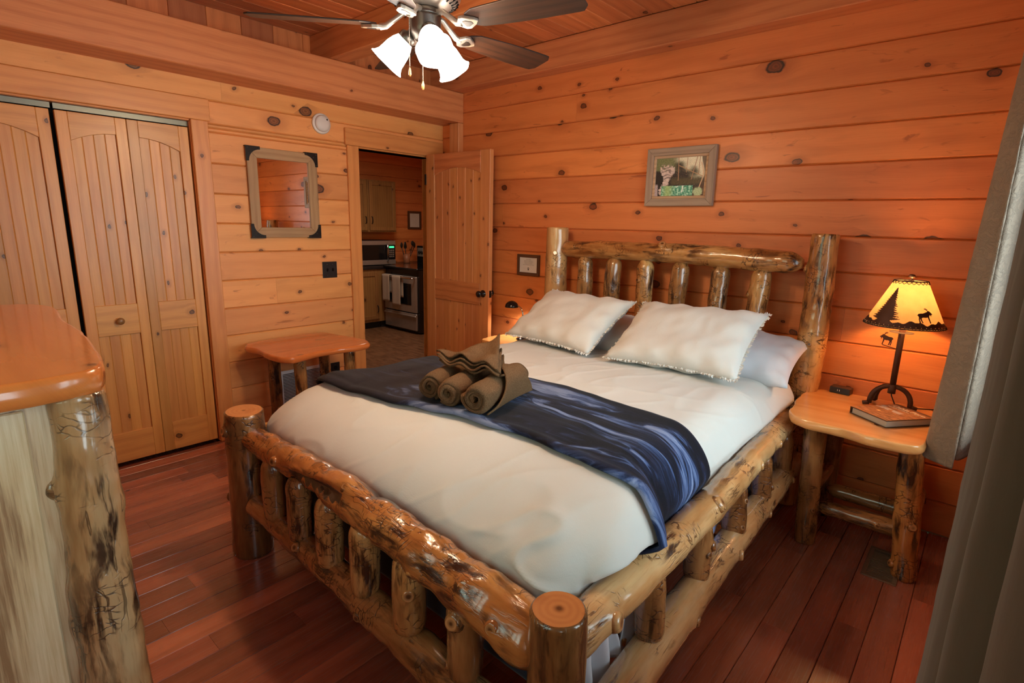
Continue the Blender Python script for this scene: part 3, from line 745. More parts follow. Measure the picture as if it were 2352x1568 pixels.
# microwave
mw = empty('microwave', (-3.03, 1.23, .907), 'stainless microwave with black door on the dark counter', 'microwave')
MB().bb((-3.30, .92, .912), (-2.86, 1.545, 1.262), ch=.004).wobj('body', M['black'], mw, True)
md = MB().bb((-2.859, .925, .915), (-2.842, 1.40, 1.26), ch=.003).wobj('door', M['blackgloss'], mw, True)
MB().bb((-2.842, .925, .917), (-2.836, 1.54, .985), ch=.002).bb((-2.842, .925, 1.20), (-2.836, 1.54, 1.26), ch=.002).wobj('steel_band', M['steel'], mw, True)
MB().bb((-2.841, .99, 1.0), (-2.838, 1.30, 1.185)).wobj('window', M['ovenglass'], md)
MB().tube([(-2.842, 1.385, .96), (-2.81, 1.385, .97), (-2.81, 1.385, 1.21), (-2.842, 1.385, 1.22)], .011, 8).wobj('handle', M['chrome'], md)
cp = MB().bb((-2.859, 1.405, .99), (-2.84, 1.54, 1.195), ch=.002).wobj('control_panel', M['blackgloss'], mw, True)
MB().bb((-2.8395, 1.43, 1.155), (-2.838, 1.515, 1.18)).wobj('display', M['ledgreen'], cp)
for r_ in range(4):
    for c_ in range(3):
        MB().bb((-2.8395, 1.43+.031*c_, 1.02+.03*r_), (-2.8375, 1.452+.031*c_, 1.04+.03*r_)).wobj('button', M['steel'], cp)
# crock of utensils
cr_ = empty('utensil_crock', (-3.08, 1.93, .906), 'copper coloured crock of black utensils beside the stove', 'utensil crock')
MB().lathe([(.045, 0), (.05, .005), (.058, .14), (.053, .14), (.046, .01), (0, .01)], 24, T(Vector((-3.08, 1.93, .906)))).wobj('crock', M['pot'], cr_)
for k, (dx, dy, l, kind_) in enumerate(((.0, -.05, .30, 0), (.02, .05, .33, 1), (-.02, .0, .28, 1), (.0, .08, .30, 0), (.01, -.02, .31, 0))):
    b = MB(); p0 = Vector((-3.08+dx*.3, 1.93+dy*.3, .93)); p1 = p0+Vector((dx*1.2, dy*1.6, l-.08))
    b.tube([p0, p1], .006, 8); b.sphere(p1+Vector((0, 0, .03)), .03, 12, sc=(.5, 1, 1.3) if kind_ else (.4, .8, 1.5)); b.wobj('utensil', M['black'], cr_)
# pictures in the kitchen
def frame_pic(name, lab, cat, o, gx, w, h, fw, matf, inner, depth=.02, sub=None, tilt=0):
    """o = lower left corner on the wall plane"""
    fr = frame(Vector(o), gx, (0, 0, 1))
    root = bpy.data.objects.new(name, None); link(root, None, fr @ T(Vector((w/2, 0, 0)))); tag(root, lab, cat)
    for (x0, x1, y0, y1, ax) in ((0, w, h-fw, h, 0), (0, w, 0, fw, 0), (0, fw, 0, h, 1), (w-fw, w, 0, h, 1)):
        b = MB()   # mitred bars
        if ax == 0:
            if y0 > 0: pl = [(0, h), (w, h), (w-fw, h-fw), (fw, h-fw)]
            else: pl = [(0, 0), (fw, fw), (w-fw, fw), (w, 0)]
        else:
            if x0 > 0: pl = [(w, 0), (w-fw, fw), (w-fw, h-fw), (w, h)]
            else: pl = [(0, 0), (0, h), (fw, h-fw), (fw, fw)]
        cx = sum(p[0] for p in pl)/4; cy = sum(p[1] for p in pl)/4
        if ax == 0: mm = fr @ T(Vector((cx, cy, .001))); q = [(x-cx, y-cy) for x, y in pl]
        else: mm = fr @ T(Vector((cx, cy, .001))) @ Rz(PI/2); q = [((y-cy), -(x-cx)) for x, y in pl]
        b.prism(q, 0, depth); bevel(b.obj('frame_bar', matf, root, mm, fixn=True), .0025, 2)
    if inner is not None:
        MB().bb((fw*.9, fw*.9, .001), (w-fw*.9, h-fw*.9, depth*.45)).obj('backing', inner, root, fr)
    return root, fr
frame_pic('framed_notice', 'small framed white notice on the kitchen wall', 'picture frame', (XK, 2.165, 1.42), (0, 1, 0), .27, .29, .035, M['darkwood'], M['paper'])
frame_pic('framed_print', 'small cream framed print behind the microwave', 'picture frame', (XK+.02, 1.55, .91), (0, 1, 0), .27, .34, .035, M['white'], M['oak'])

# ------------------------------------------------------------------ logs
def nz(v, s=1.0): return mn.noise(Vector(v)*s)
def log(name, p0, p1, r0, r1, mats, parent, t0=0, t1=0, bend=(0, 0), knots=(), n=26, rings=None, rough=.05, flare=0, seed=0, s_bend=None, tip=.35, capw=.008, grooves=()):
    """log from p0 to p1, t0/t1: length of the coned tenon at the ends, knots: (t, angle, size)"""
    p0 = Vector(p0); p1 = Vector(p1); d = p1-p0; L = d.length; z = d.normalized()
    up = Vector((0, 0, 1)) if abs(z.z) < .9 else Vector((0, 1, 0))
    x = up.cross(z).normalized(); y = z.cross(x)
    Mx = Matrix((x, y, z)).transposed().to_4x4(); Mx.translation = p0
    rings = rings or max(10, int(L/.018)); sd = Vector((seed*7.3, seed*3.1, seed*5.7))
    tt = []
    if t0 <= 0: tt += [0.0, capw*.35/L, capw/L]
    else: tt += [0.0]
    tt += [i/rings for i in range(1, rings)]
    if t1 <= 0: tt += [1-capw/L, 1-capw*.35/L, 1.0]
    else: tt += [1.0]
    tt = sorted(set(tt)); b = MB(); vs = []
    for t in tt:
        zz = t*L; r = r0+(r1-r0)*t; k = 1.0
        if t0 > 0 and zz < t0: q = zz/t0; k = tip+(1-tip)*math.sin(q*PI/2)**.8
        if t1 > 0 and L-zz < t1: q = (L-zz)/t1; k = tip+(1-tip)*math.sin(q*PI/2)**.8
        if t0 <= 0 and zz < capw: q = zz/capw; k = 1-.10*(1-q)**2
        if t1 <= 0 and L-zz < capw: q = (L-zz)/capw; k = 1-.10*(1-q)**2
        if flare: k *= 1+flare*max(0, 1-t*4)**2
        cx = bend[0]*math.sin(PI*t); cy = bend[1]*math.sin(PI*t)
        if s_bend: cx += s_bend[0]*math.sin(2*PI*t+s_bend[2]); cy += s_bend[1]*math.sin(2*PI*t+s_bend[2])
        for i in range(n):
            a = 2*PI*i/n; ca, sa = math.cos(a), math.sin(a)
            q = Vector((ca*r, sa*r, zz))+sd
            rr_ = r*k*(1+rough*1.6*nz(q, 7)+rough*.9*nz(q, 24))
            for (kt, ka, ks) in knots:
                da = (a-ka+PI) % (2*PI)-PI; dz = (zz-kt*L); dist2 = (da*r)**2+dz*dz
                rr_ += ks*.55*math.exp(-dist2/(ks*ks*1.1))
            for (gt, ga, gl, gw, gd) in grooves:
                da = (a-ga+.5*math.sin((t-gt)*9)+PI) % (2*PI)-PI; dz = (t-gt)/gl
                rr_ -= gd*math.exp(-(da/gw)**4-dz**4)
            vs.append(Vector((cx+ca*rr_, cy+sa*rr_, zz)))
    m = len(tt)
    fs = [(j*n+i, j*n+(i+1) % n, (j+1)*n+(i+1) % n, (j+1)*n+i) for j in range(m-1) for i in range(n)]
    b.add(vs, fs, 0, True)
    for (gt, ga, gl, gw, gd) in grooves:
        for fi, f in enumerate(fs):
            j, i = divmod(f[0], n); t = tt[j]; a = 2*PI*(i+.5)/n; da = (a-ga+.5*math.sin((t-gt)*9)+PI) % (2*PI)-PI
            if (da/gw)**4+((t-gt)/gl)**4 < .9: b.m[fi] = 2
    for base, zz, fl in ((0, 0, True), ((m-1)*n, L, False)):
        c = len(b.v); cc = Vector((sum(vs[base+i].x for i in range(n))/n, sum(vs[base+i].y for i in range(n))/n, zz)); b.v.append(tuple(cc))
        tenon = (t0 > 0 if fl else t1 > 0)
        for i in range(n):
            j = (i+1) % n
            b.f.append([base+j, base+i, c] if fl else [base+i, base+j, c]); b.m.append(0 if tenon else 1); b.s.append(False)
    o = b.obj(name, mats, parent, Mx)
    # cut branch stubs on the bigger knots
    for (kt, ka, ks) in knots:
        if ks < .010: continue
        r = (r0+(r1-r0)*kt)*1.0; t = kt
        c = Vector((bend[0]*math.sin(PI*t)+math.cos(ka)*(r+ks*.28), bend[1]*math.sin(PI*t)+math.sin(ka)*(r+ks*.28), kt*L))
        if s_bend: c.x += s_bend[0]*math.sin(2*PI*t+s_bend[2]); c.y += s_bend[1]*math.sin(2*PI*t+s_bend[2])
        dz_ = Vector((math.cos(ka), math.sin(ka), .25)).normalized(); ux = Vector((0, 0, 1)).cross(dz_).normalized(); uy = dz_.cross(ux)
        mk = Matrix((ux, uy, dz_)).transposed().to_4x4(); mk.translation = c
        kb_ = MB().lathe([(ks*1.15, -ks*.5), (ks*.98, ks*.02), (ks*.84, ks*.20), (ks*.70, ks*.27)], 14)
        for i_ in range(len(kb_.m)): kb_.m[i_] = 0
        kb_.m[-1] = 1
        if LEVEL.get(o.name, 1) < 2: kb_.obj('knot', [mats[0], M['ringpale']], o, Mx @ mk)
    return o
LEVEL = {}
M['log_hollow'] = logmat('shaded_hollow', (.035, .020, .013), (.06, .035, .02), (.035, .02, .012), (.012, .008, .006), amt=.9, scrib=.2, rough=.6)  # shade of the cavity painted as a near-black log colour inside grooves
LG = [M['log'], M['ring']]; LP = [M['log_pale'], M['ringpale']]; LM = [M['log_mid'], M['ringpale']]; LR = [M['log_red'], M['ringpale'], M['log_hollow']]; LD = [M['log_dark'], M['ring']]
M['log_post'] = logmat('front_post_log', (.18, .075, .022), (.32, .15, .048), (.09, .03, .010), (.02, .009, .005), amt=1.1, scrib=.1)

# ------------------------------------------------------------------ bed frame
bed = empty('log_bed', (2.35, -1.3, 0), 'large varnished log bed frame with peeled spindles and knotty posts', 'bed')
log('head_post', (1.435, -.15, 0), (1.438, -.15, 1.52), .088, .080, LP, bed, knots=[(.88, 5.2, .018), (.5, 4.2, .014)], seed=1, rough=.03, n=30)
log('head_post', (3.165, -.17, 0), (3.19, -.14, 1.52), .082, .068, [M['log'], M['ring']], bed, knots=[(.34, 4.0, .026), (.88, 3.3, .022), (.62, 4.8, .012)], seed=2, rough=.06, n=30, s_bend=(-.012, .006, .6))
log('foot_post', (1.463, -2.470, 0), (1.505, -2.478, .705), .088, .082, [M['log_dark'], M['ring']], bed, knots=[(.895, 4.7, .026), (.735, 3.7, .023), (.40, 3.85, .025)], seed=3, rough=.02, n=36)
log('foot_post', (3.262, -2.515, 0), (3.262, -2.515, .690), .074, .066, [M['log_post'], M['ring']], bed, knots=[(.28, 3.6, .035)], seed=4, rough=.025, n=40, flare=.25, capw=.010)
# head rails and spindles
log('head_rail', (1.485, -.15, 1.368), (3.10, -.16, 1.362), .058, .064, [M['log'], M['ring']], bed, .09, .09, bend=(.0, .012), knots=[(.28, 4.6, .013), (.35, 5.3, .012), (.50, 2.2, .026), (.88, 4.9, .018)], seed=5, rough=.07, tip=.4)
log('head_rail', (1.49, -.15, .73), (3.12, -.16, .75), .06, .066, LM, bed, .08, .08, knots=[(.95, 4.6, .012)], seed=6, tip=.4)
for k, (x, mt, kn) in enumerate(((1.694, LM, [(.72, 4.4, .012)]), (1.925, LM, []), (2.158, LG, [(.76, 4.3, .016)]), (2.398, LM, [(.62, 5.0, .012)]), (2.642, LM, [(.6, 4.7, .014)]), (2.878, LG, [(.72, 3.6, .018), (.70, 6.0, .012)]))):
    log('spindle', (x, -.15, .755), (x+.004*k, -.15, 1.335), .052, .056, mt, bed, .05, .06, bend=(.006*(-1)**k, 0), knots=kn, seed=10+k, rough=.07, n=22, tip=.3)
# foot rails and spindles
log('foot_rail', (1.535, -2.475, .585), (3.225, -2.505, .555), .055, .072, LR, bed, 0, .06, bend=(.01, .030), s_bend=(.012, -.010, .8), knots=[(.20, 3.0, .020), (.50, 2.0, .015), (.74, 3.6, .016), (.86, 2.4, .018), (.93, 2.9, .020)], seed=21, rough=.13, n=40, rings=110, tip=.5, grooves=[(.37, 3.10, .13, .46, .042)])
log('foot_rail', (1.560, -2.475, .270), (3.235, -2.505, .215), .052, .062, LM, bed, 0, .05, bend=(.0, .012), knots=[(.28, 2.6, .02), (.55, 3.2, .018), (.62, 5.3, .016), (.84, 4.8, .018)], seed=22, rough=.08, n=30, tip=.6)
for k, (x, mt, kn) in enumerate(((1.766, LM, []), (1.990, LM, []), (2.216, LG, [(.3, 3.2, .012)]), (2.447, LG, []), (2.691, LG, [(.6, 5.6, .02), (.45, 3.0, .018)]), (2.945, LM, [(.78, 4.9, .026), (.2, 4.2, .012)]))):
    log('spindle', (x, -2.482-.004*k, .285), (x, -2.482-.004*k, .565), .050, .052, mt, bed, .03, .05, knots=kn, seed=30+k, rough=.05, n=26, tip=.5)
# side rails and spindles, window side
log('side_rail', (3.255, -2.465, .545), (3.205, -.21, .565), .059, .054, LP, bed, .03, .05, bend=(.012, .006), knots=[(.065, 3.0, .026), (.385, 2.45, .028), (.60, 3.0, .02), (.74, 3.2, .018), (.86, 2.6, .014)], seed=41, rough=.06, n=32, rings=110, s_bend=(.012, .006, 2.2), tip=.7)
log('side_rail', (3.280, -2.465, .225), (3.215, -.21, .290), .064, .056, LP, bed, .03, .05, bend=(.008, .01), knots=[(.13, 2.9, .028), (.30, 3.2, .02), (.50, 3.1, .022), (.68, 3.2, .016), (.86, 3.0, .016)], seed=42, rough=.05, n=32, rings=110, tip=.7)
for k, (y, mt, kn) in enumerate(((-2.012, LM, []), (-1.633, LM, [(.6, .3, .02), (.5, 6.0, .012)]), (-1.243, LM, [(.7, 6.0, .012), (.25, 5.8, .012)]), (-.871, LM, [(.35, .2, .014)]), (-.50, LM, []))):
    log('spindle', (3.252-.01*k, y, .285), (3.242-.01*k, y, .535), .048, .046, mt, bed, .03, .05, knots=kn, seed=50+k, rough=.07, n=24, tip=.5)
# side rails on the far side
log('side_rail', (1.475, -2.43, .555), (1.445, -.21, .565), .058, .056, LG, bed, .03, .05, seed=61, rough=.06)
log('side_rail', (1.475, -2.43, .255), (1.445, -.21, .28), .058, .056, LG, bed, .03, .05, seed=62, rough=.06)
for k in range(5): log('spindle', (1.468-.004*k, -2.0+.38*k, .29), (1.468-.004*k, -2.0+.38*k, .54), .046, .046, LG, bed, .03, .05, seed=63+k, n=16)
for y in (-2.0, -1.2, -.5): MB().bb((1.50, y-.045, .235), (3.19, y+.045, .262), ch=.003).wobj('slat', M['door'], bed, True)

def rbox(name, a, b, r, mat, lab, cat, sub=4):
    me = MB().bb(a, b); o = me.wobj(name, mat, None, True)
    m = o.modifiers.new('b', 'BEVEL'); m.width = r; m.segments = 5
    for p in o.data.polygons: p.use_smooth = True
    return tag(o, lab, cat)
rbox('box_spring', (1.54, -2.39, .264), (3.155, -.24, .46), .03, M['navy'], 'dark navy box spring showing between the log spindles', 'box spring')
rbox('mattress', (1.56, -2.30, .462), (3.13, -.27, .66), .05, M['whitecot'], 'thick white mattress under the cream comforter', 'mattress')

# ------------------------------------------------------------------ comforter
BX, BY0, BY1 = 2.345, -2.405, -.235        # centre in x, foot and head lines
AX = .838
TOPZ = .800
def drape(s, t, off=0.0):
    """s: metres along x from the bed centre, t: metres along y from the head line (negative to the foot)"""
    rx, ryf, ryh, rz = .17, .50, .14, .20
    fx = AX-rx; fy0 = BY0+ryf; fy1 = BY1-ryh
    dx = max(abs(s)-fx, 0)*(1 if s > 0 else -1)
    yy_ = BY1+t
    if yy_ < fy0: dy = yy_-fy0; ry = ryf
    elif yy_ > fy1: dy = yy_-fy1; ry = ryh
    else: dy = 0; ry = ryf
    d = math.hypot(dx, dy); bx = max(min(s, fx), -fx); by = max(min(yy_, fy1), fy0)
    if d < 1e-6:
        z = TOPZ+off
        z += .010*nz((s*1.5, yy_*1.5, 3)) - .012*max(0, abs(s)/fx-.5)
        return Vector((BX+s, yy_, z))
    ux, uy = dx/d, dy/d
    rh = math.hypot(rx*ux, ry*uy); Lq = PI/2*math.sqrt((rh*rh+rz*rz)/2)
    ph = min(d/Lq, 1)*PI/2; h = rh*math.sin(ph)**(.85); v = rz*(1-math.cos(ph)); ex = max(d-Lq, 0)
    v += ex
    h -= min(.055, ex*.45)
    h += .016*math.sin(min(v/.32, 1)*PI)
    corner = abs(ux*uy)*2
    ang = math.atan2(dy, dx)
    h += corner*.034*math.sin(ang*13+1.3)*min(1, v/.25)**1.5
    nx = math.sin(ph)
    z = TOPZ-v+off*math.cos(ph)+ .010*nz((s*1.5, yy_*1.5, 3))*(1-ph/PI*2) - .012*max(0, 1-.5)*(1 if abs(s) >= fx else max(0, abs(s)/fx-.5)*2)
    w = min(v/.2, 1)
    wr_v = .006*nz((s*5, yy_*5, 1.7))*w
    px, py = BX+bx+ux*(h+off*nx+wr_v), by+uy*(h+off*nx+wr_v)
    k = max(0, min(1, (.655-z)/.06)); lim = 3.143-.020*py          # tucked in behind the rails
    px = px*(1-k)+min(px, lim+off*.8)*k; py = py*(1-k)+max(py, -2.412-off*.8)*k
    return Vector((px, py, z))
b = MB(); nu, nv = 220, 250
smax = 1.08; t0_, t1_ = -2.55, .10
def cf(u, v):
    s, t = -smax+2*smax*u, t0_+(t1_-t0_)*v
    w = .0045*max(0, 1-abs(2.6*nz((s*2.2+t*1.1, t*3.4-s*1.2, 2.2))))**3+.0035*max(0, 1-abs(3*nz((s*6-t*3, t*2.5+s, 6.1))))**4+.004*nz((s*3, t*3, 8))
    k = max(0, min(1, (s-.45)/.3))*max(0, min(1, (-1.75-t)/.25))
    w += k*(.016*max(0, 1-abs(3*nz((s*5+t*2, t*5-s*3, 4.4))))**2+.008*nz((s*12, t*9, 1)))
    return drape(s, t, w)
b.grid(cf, nu, nv)
comf = b.wobj('comforter', M['sheet']); tag(comf, 'smooth cream comforter spread over the whole log bed', 'comforter')
m = comf.modifiers.new('s', 'SOLIDIFY'); m.thickness = .006; m.offset = -1
# fleece blanket laid across
def edge_f(s): return -1.790 + (.045*math.sin(s*3+.3) + .012*nz((s*6, 1, 0))) - (.08 if s > .8 else 0)*min(1, (s-.8)/.2 if s > .8 else 0)
def edge_h(s): return -1.255 + .020*math.sin(s*4+1) - .10*max(0, s-.7)
b = MB(); nu, nv = 170, 50
uvs = []
def fl(u, v):
    s = -1.06+2.12*u; a = edge_f(s); c = edge_h(s); t = a+(c-a)*v
    e = min(v, 1-v); off = .014+.006*nz((s*9, t*9, 5))+.012*math.exp(-((v-.03)/.02)**2)
    if s < -.55: off += .012*max(0, nz((s*5, t*7, 9)))+.016*math.exp(-((v-.10)/.05)**2)*min(1, (-.55-s)*4)
    p = drape(s, t, off)
    if s > .95 and v < .3: p.x += .02*math.sin(v*20)*(s-.95)/.1*.3
    return p
b.grid(fl, nu, nv)
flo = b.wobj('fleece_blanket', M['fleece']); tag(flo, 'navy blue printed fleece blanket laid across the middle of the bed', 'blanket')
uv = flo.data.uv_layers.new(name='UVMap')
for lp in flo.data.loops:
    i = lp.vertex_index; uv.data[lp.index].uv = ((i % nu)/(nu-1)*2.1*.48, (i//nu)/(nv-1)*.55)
m = flo.modifiers.new('s', 'SOLIDIFY'); m.thickness = .009; m.offset = 1
# sheet hanging out on the window side
b = MB()
def sh(u, v):
    y = -2.12+1.75*u; z = .52-.20*v+.03*math.sin(u*9)*v
    return Vector((3.163+.012*math.sin(u*40+v*2)*v, y, z))
b.grid(sh, 120, 10); o = b.wobj('flat_sheet', M['peri']); tag(o, 'periwinkle blue sheet edge hanging below the window side rail', 'sheet')
b = MB()
def sh2(u, v):
    y = -2.36+.24*u+.03*v; z = .56-(.42-.10*u)*v
    return Vector((3.170+.022*math.sin(u*17+v*3)*min(1, v*2)+.01*v, y+.01*math.sin(v*9), z))
b.grid(sh2, 60, 34)
def sh3(u, v):
    y = -2.10+.20*u*(1-v*.75)+.05*v; z = .47-(.30)*v
    return Vector((3.185+.012*math.sin(u*8+v*5), y, z))
b.grid(sh3, 24, 20)
def sh4(u, v):
    return Vector((2.90+.22*u, -2.405-.012*math.sin(u*14)*v, .56-.20*v*(.6+.4*math.sin(u*PI))))
b.grid(sh4, 34, 14)
o = b.wobj('loose_sheet', M['whitecot']); tag(o, 'crumpled white sheet hanging out beside the near corner post', 'sheet')
m = o.modifiers.new('s', 'SOLIDIFY'); m.thickness = .004

# ------------------------------------------------------------------ pillows
def pillow(name, lab, c, ux, uv_, w, h, th, mat, fringe=True, seed=0, cat='pillow', group=None):
    ux = Vector(ux).normalized(); uv_ = Vector(uv_); uv_ = (uv_-ux*uv_.dot(ux)).normalized(); n = ux.cross(uv_)
    Mx = Matrix((ux, uv_, n)).transposed().to_4x4(); Mx.translation = Vector(c)
    b = MB(); N = 40; Q = 30
    def sfc(sg):
        def f(u, v):
            a = u*2-1; c_ = v*2-1
            px = a*w/2*(1-.07*(1-abs(c_)**2.2)*abs(a)**2); py = c_*h/2*(1-.09*(1-abs(a)**2.2)*abs(c_)**2)
            k = max(0, (1-abs(a)**3.2))**.55*max(0, (1-abs(c_)**3.2))**.55
            z = sg*th/2*k*(1+.22*nz((a*1.6, c_*1.6, seed)))
            e = max(abs(a), abs(c_))
            z += sg*.008*math.exp(-((e-.9)/.12)**2)*math.sin((a*13 if abs(c_) > abs(a) else c_*11)+seed)*k*2
            z += sg*.004*k*nz((a*9, c_*4, seed+4))
            if sg > 0: z -= .010*k*max(0, nz((a*3, c_*2.2, seed+9)))
            return Vector((px, py, z))
        return f
    b.grid(sfc(1), N, Q); b.grid(sfc(-1), N, Q, flip=True)
    o = b.obj(name, mat, None, Mx); tag(o, lab, cat, group)
    bm = bmesh.new(); bm.from_mesh(o.data); bmesh.ops.remove_doubles(bm, verts=bm.verts, dist=.0006); bm.to_mesh(o.data); bm.free()
    for p in o.data.polygons: p.use_smooth = True
    if fringe:
        f = MB(); rnd = random.Random(seed); pts = []
        for side in range(4):
            K = 90 if side % 2 == 0 else 64
            for i in range(K):
                q = i/K*2-1
                a, c_ = ((q, 1), (1, -q), (-q, -1), (-1, q))[side]
                px = a*w/2*(1-.07*(1-abs(c_)**2.2)*abs(a)**2); py = c_*h/2*(1-.09*(1-abs(a)**2.2)*abs(c_)**2)
                pts.append((px, py))
        n_ = len(pts)
        for i in range(n_):
            p = Vector((*pts[i], 0)); q = Vector((*pts[(i+1) % n_], 0)); t = (q-p); nn = Vector((t.y, -t.x, 0)).normalized()*-1
            if nn.dot(p) < 0: nn = -nn
            l = rnd.uniform(.006, .019); zz = rnd.uniform(-.006, .006)
            f.add([p-nn*.006, q-nn*.006, q+nn*l*rnd.uniform(.3, .9)+Vector((0, 0, zz)), p+nn*l+t*rnd.uniform(-.4, .6)+Vector((0, 0, -zz))], [(0, 1, 2, 3)])
        f.obj('frayed_edge', mat, o, Mx)
    return o
pillow('pillow', 'plain white pillow mostly hidden between the two front pillows', (2.02, -.43, .865), (1, .02, 0), (0, 1, .30), .70, .46, .17, M['whitecot'], False, 3)
pillow('pillow', 'plain white pillow sticking out behind the right cream pillow toward the lamp', (2.86, -.42, .880), (1, .05, -.06), (0, 1, .34), .70, .46, .17, M['whitecot'], False, 5)
pillow('pillow', 'cream frayed-edge pillow nearest the open door', (1.925, -.655, .962), (.665, -.075, 0), (-.03, .42, .255), .70, .50, .17, M['cream'], True, 7)
pillow('pillow', 'cream frayed-edge pillow nearest the glowing lamp', (2.695, -.665, .968), (.68, .02, .012), (-.06, .44, .26), .71, .52, .18, M['cream'], True, 11)

# ------------------------------------------------------------------ towels
def roll(lab, c0, d, L, R, seed, turns=3.2):
    d = Vector(d).normalized(); z = d; x = Vector((0, 0, 1)).cross(z).normalized(); y = z.cross(x)
    Mx = Matrix((x, y, z)).transposed().to_4x4(); Mx.translation = Vector(c0)
    n = 120; th = (R-.008)/turns*.86; outer = []; inner = []
    a0 = 2.0+seed
    for i in range(n+1):
        q = i/n; a = a0+2*PI*turns*q; r = .003+(R-.003-th)*q+th
        sq = 1+.05*math.cos(2*a+1)
        outer.append((r*math.cos(a)*sq, r*math.sin(a)*(2-sq)))
        ri = r-th; inner.append((ri*math.cos(a)*sq, ri*math.sin(a)*(2-sq)))
    prof = outer+inner[::-1]; K = 26; b = MB(); m_ = len(prof); vs = []
    for k in range(K+1):
        zz = L*k/K; e = min(k, K-k); sc = 1-.10*max(0, 1-e/2.2)**2
        for j, (px, py) in enumerate(prof):
            bul = .010*math.sin(j*.05+seed) if e == 0 else 0
            p = Vector((px*sc, py*sc, zz+bul)); w = .0022*nz(p+Vector((seed, 0, 0)), 30)+.004*nz(p+Vector((seed, 0, 0)), 9)
            rad = Vector((px, py, 0)); rl = rad.length or 1
            vs.append(p+rad/rl*w)
    fs = [(k*m_+j, k*m_+(j+1) % m_, (k+1)*m_+(j+1) % m_, (k+1)*m_+j) for k in range(K) for j in range(m_)]
    for base, fl_ in ((0, 0), (K*m_, 1)):
        for j in range(n):
            q = (base+j, base+j+1, base+m_-2-j, base+m_-1-j); fs.append(q if fl_ else q[::-1])
    b.add(vs, fs, 0, True)
    o = b.obj('rolled_towel', M['towel'], None, Mx); return tag(o, lab, 'towel', 'rolled brown towels on the blanket'), Mx
tz = TOPZ+.020
r1, _ = roll('rolled brown towel farthest from the window, end spiral facing the foot', (2.232, -2.030, tz+.058), (-.36, .93, .0), .42, .058, 1)
r2, _ = roll('middle rolled brown towel with the spiral end, under the washcloths', (2.358, -2.045, tz+.060), (-.36, .93, .0), .45, .060, 2.2)
r3, m3 = roll('rolled brown towel nearest the window with a pointed wrap flap', (2.492, -2.030, tz+.066), (-.30, .95, .0), .40, .066, 3.1)
fb = MB(); R3 = .072
def flap(u, v):
    # on roll 3: a hem running from the far top to the near bottom, the point out on the window side
    a0, z0 = PI*.62-u*PI*.92, .25-.23*u
    a1, z1 = -.42, .34
    k = v**.9; a = a0+(a1-a0)*k; z = z0+(z1-z0)*k; r = R3+.003+.030*k**3+.004*math.sin(u*PI)*(1-k)
    return Vector((math.cos(a)*r, math.sin(a)*r, z))
fb.grid(flap, 30, 24)
xl = Vector((0, 0, 1)).cross(Vector((-.30, .95, 0)).normalized()).normalized()
sgn = 1 if xl.x > 0 else -1
fb.v = [(x*sgn, y, z) for x, y, z in fb.v]
o = fb.obj('flap', M['towel'], r3, m3)
m = o.modifiers.new('s', 'SOLIDIFY'); m.thickness = .007; m.offset = 0
# folded washcloths with a raised corner
def cloth_tri(A, B, C, off, seed, peak=0, name='fold', parent=None):
    A, B, C = map(Vector, (A, B, C)); b = MB(); n = 18; vs = []; idx = {}
    for i in range(n+1):
        for j in range(n+1-i):
            u = i/n; v = j/n; w = 1-u-v
            p = A*w+B*u+C*v
            along = p.dot(Vector((.93, .36, 0)))
            sag = .012*math.cos((along-2.318)*2*PI/.125)
            z = sag + .006*math.sin((u-v)*7+seed)+.004*nz(p+Vector((seed, 0, 0)), 12)
            z += peak*max(0, v-.55)**1.3*2.2*(1-abs(u-w)*.3)
            idx[(i, j)] = len(vs); vs.append(p+Vector((0, 0, z+off)))
    fs = []
    for i in range(n):
        for j in range(n-i):
            fs.append((idx[(i, j)], idx[(i+1, j)], idx[(i, j+1)]))
            if i+j < n-1: fs.append((idx[(i+1, j)], idx[(i+1, j+1)], idx[(i, j+1)]))
    b.add(vs, fs, 0, True)
    if parent is None: o = b.wobj(name, M['towel'])
    else: o = b.wobj(name, M['towel'], parent)
    m = o.modifiers.new('s', 'SOLIDIFY'); m.thickness = .0075; m.offset = 0
    return o
zt_ = tz+.128
wc = empty('folded_washcloths', (2.307, -1.830, zt_), 'folded brown washcloths with a pointed corner on top of the rolled towels', 'washcloth')
cloth_tri((2.177, -1.930, zt_), (2.512, -1.885, zt_), (2.292, -1.650, zt_), .004, 1, 0, 'fold', wc)
cloth_tri((2.172, -1.935, zt_), (2.502, -1.905, zt_), (2.292, -1.670, zt_), .016, 2.2, 0, 'fold', wc)
cloth_tri((2.162, -1.932, zt_), (2.497, -1.890, zt_), (2.297, -1.670, zt_), .029, 3.4, .02, 'fold', wc)
cloth_tri((2.147, -1.920, zt_), (2.492, -1.900, zt_), (2.282, -1.670, zt_), .044, 4.6, .10, 'fold', wc)

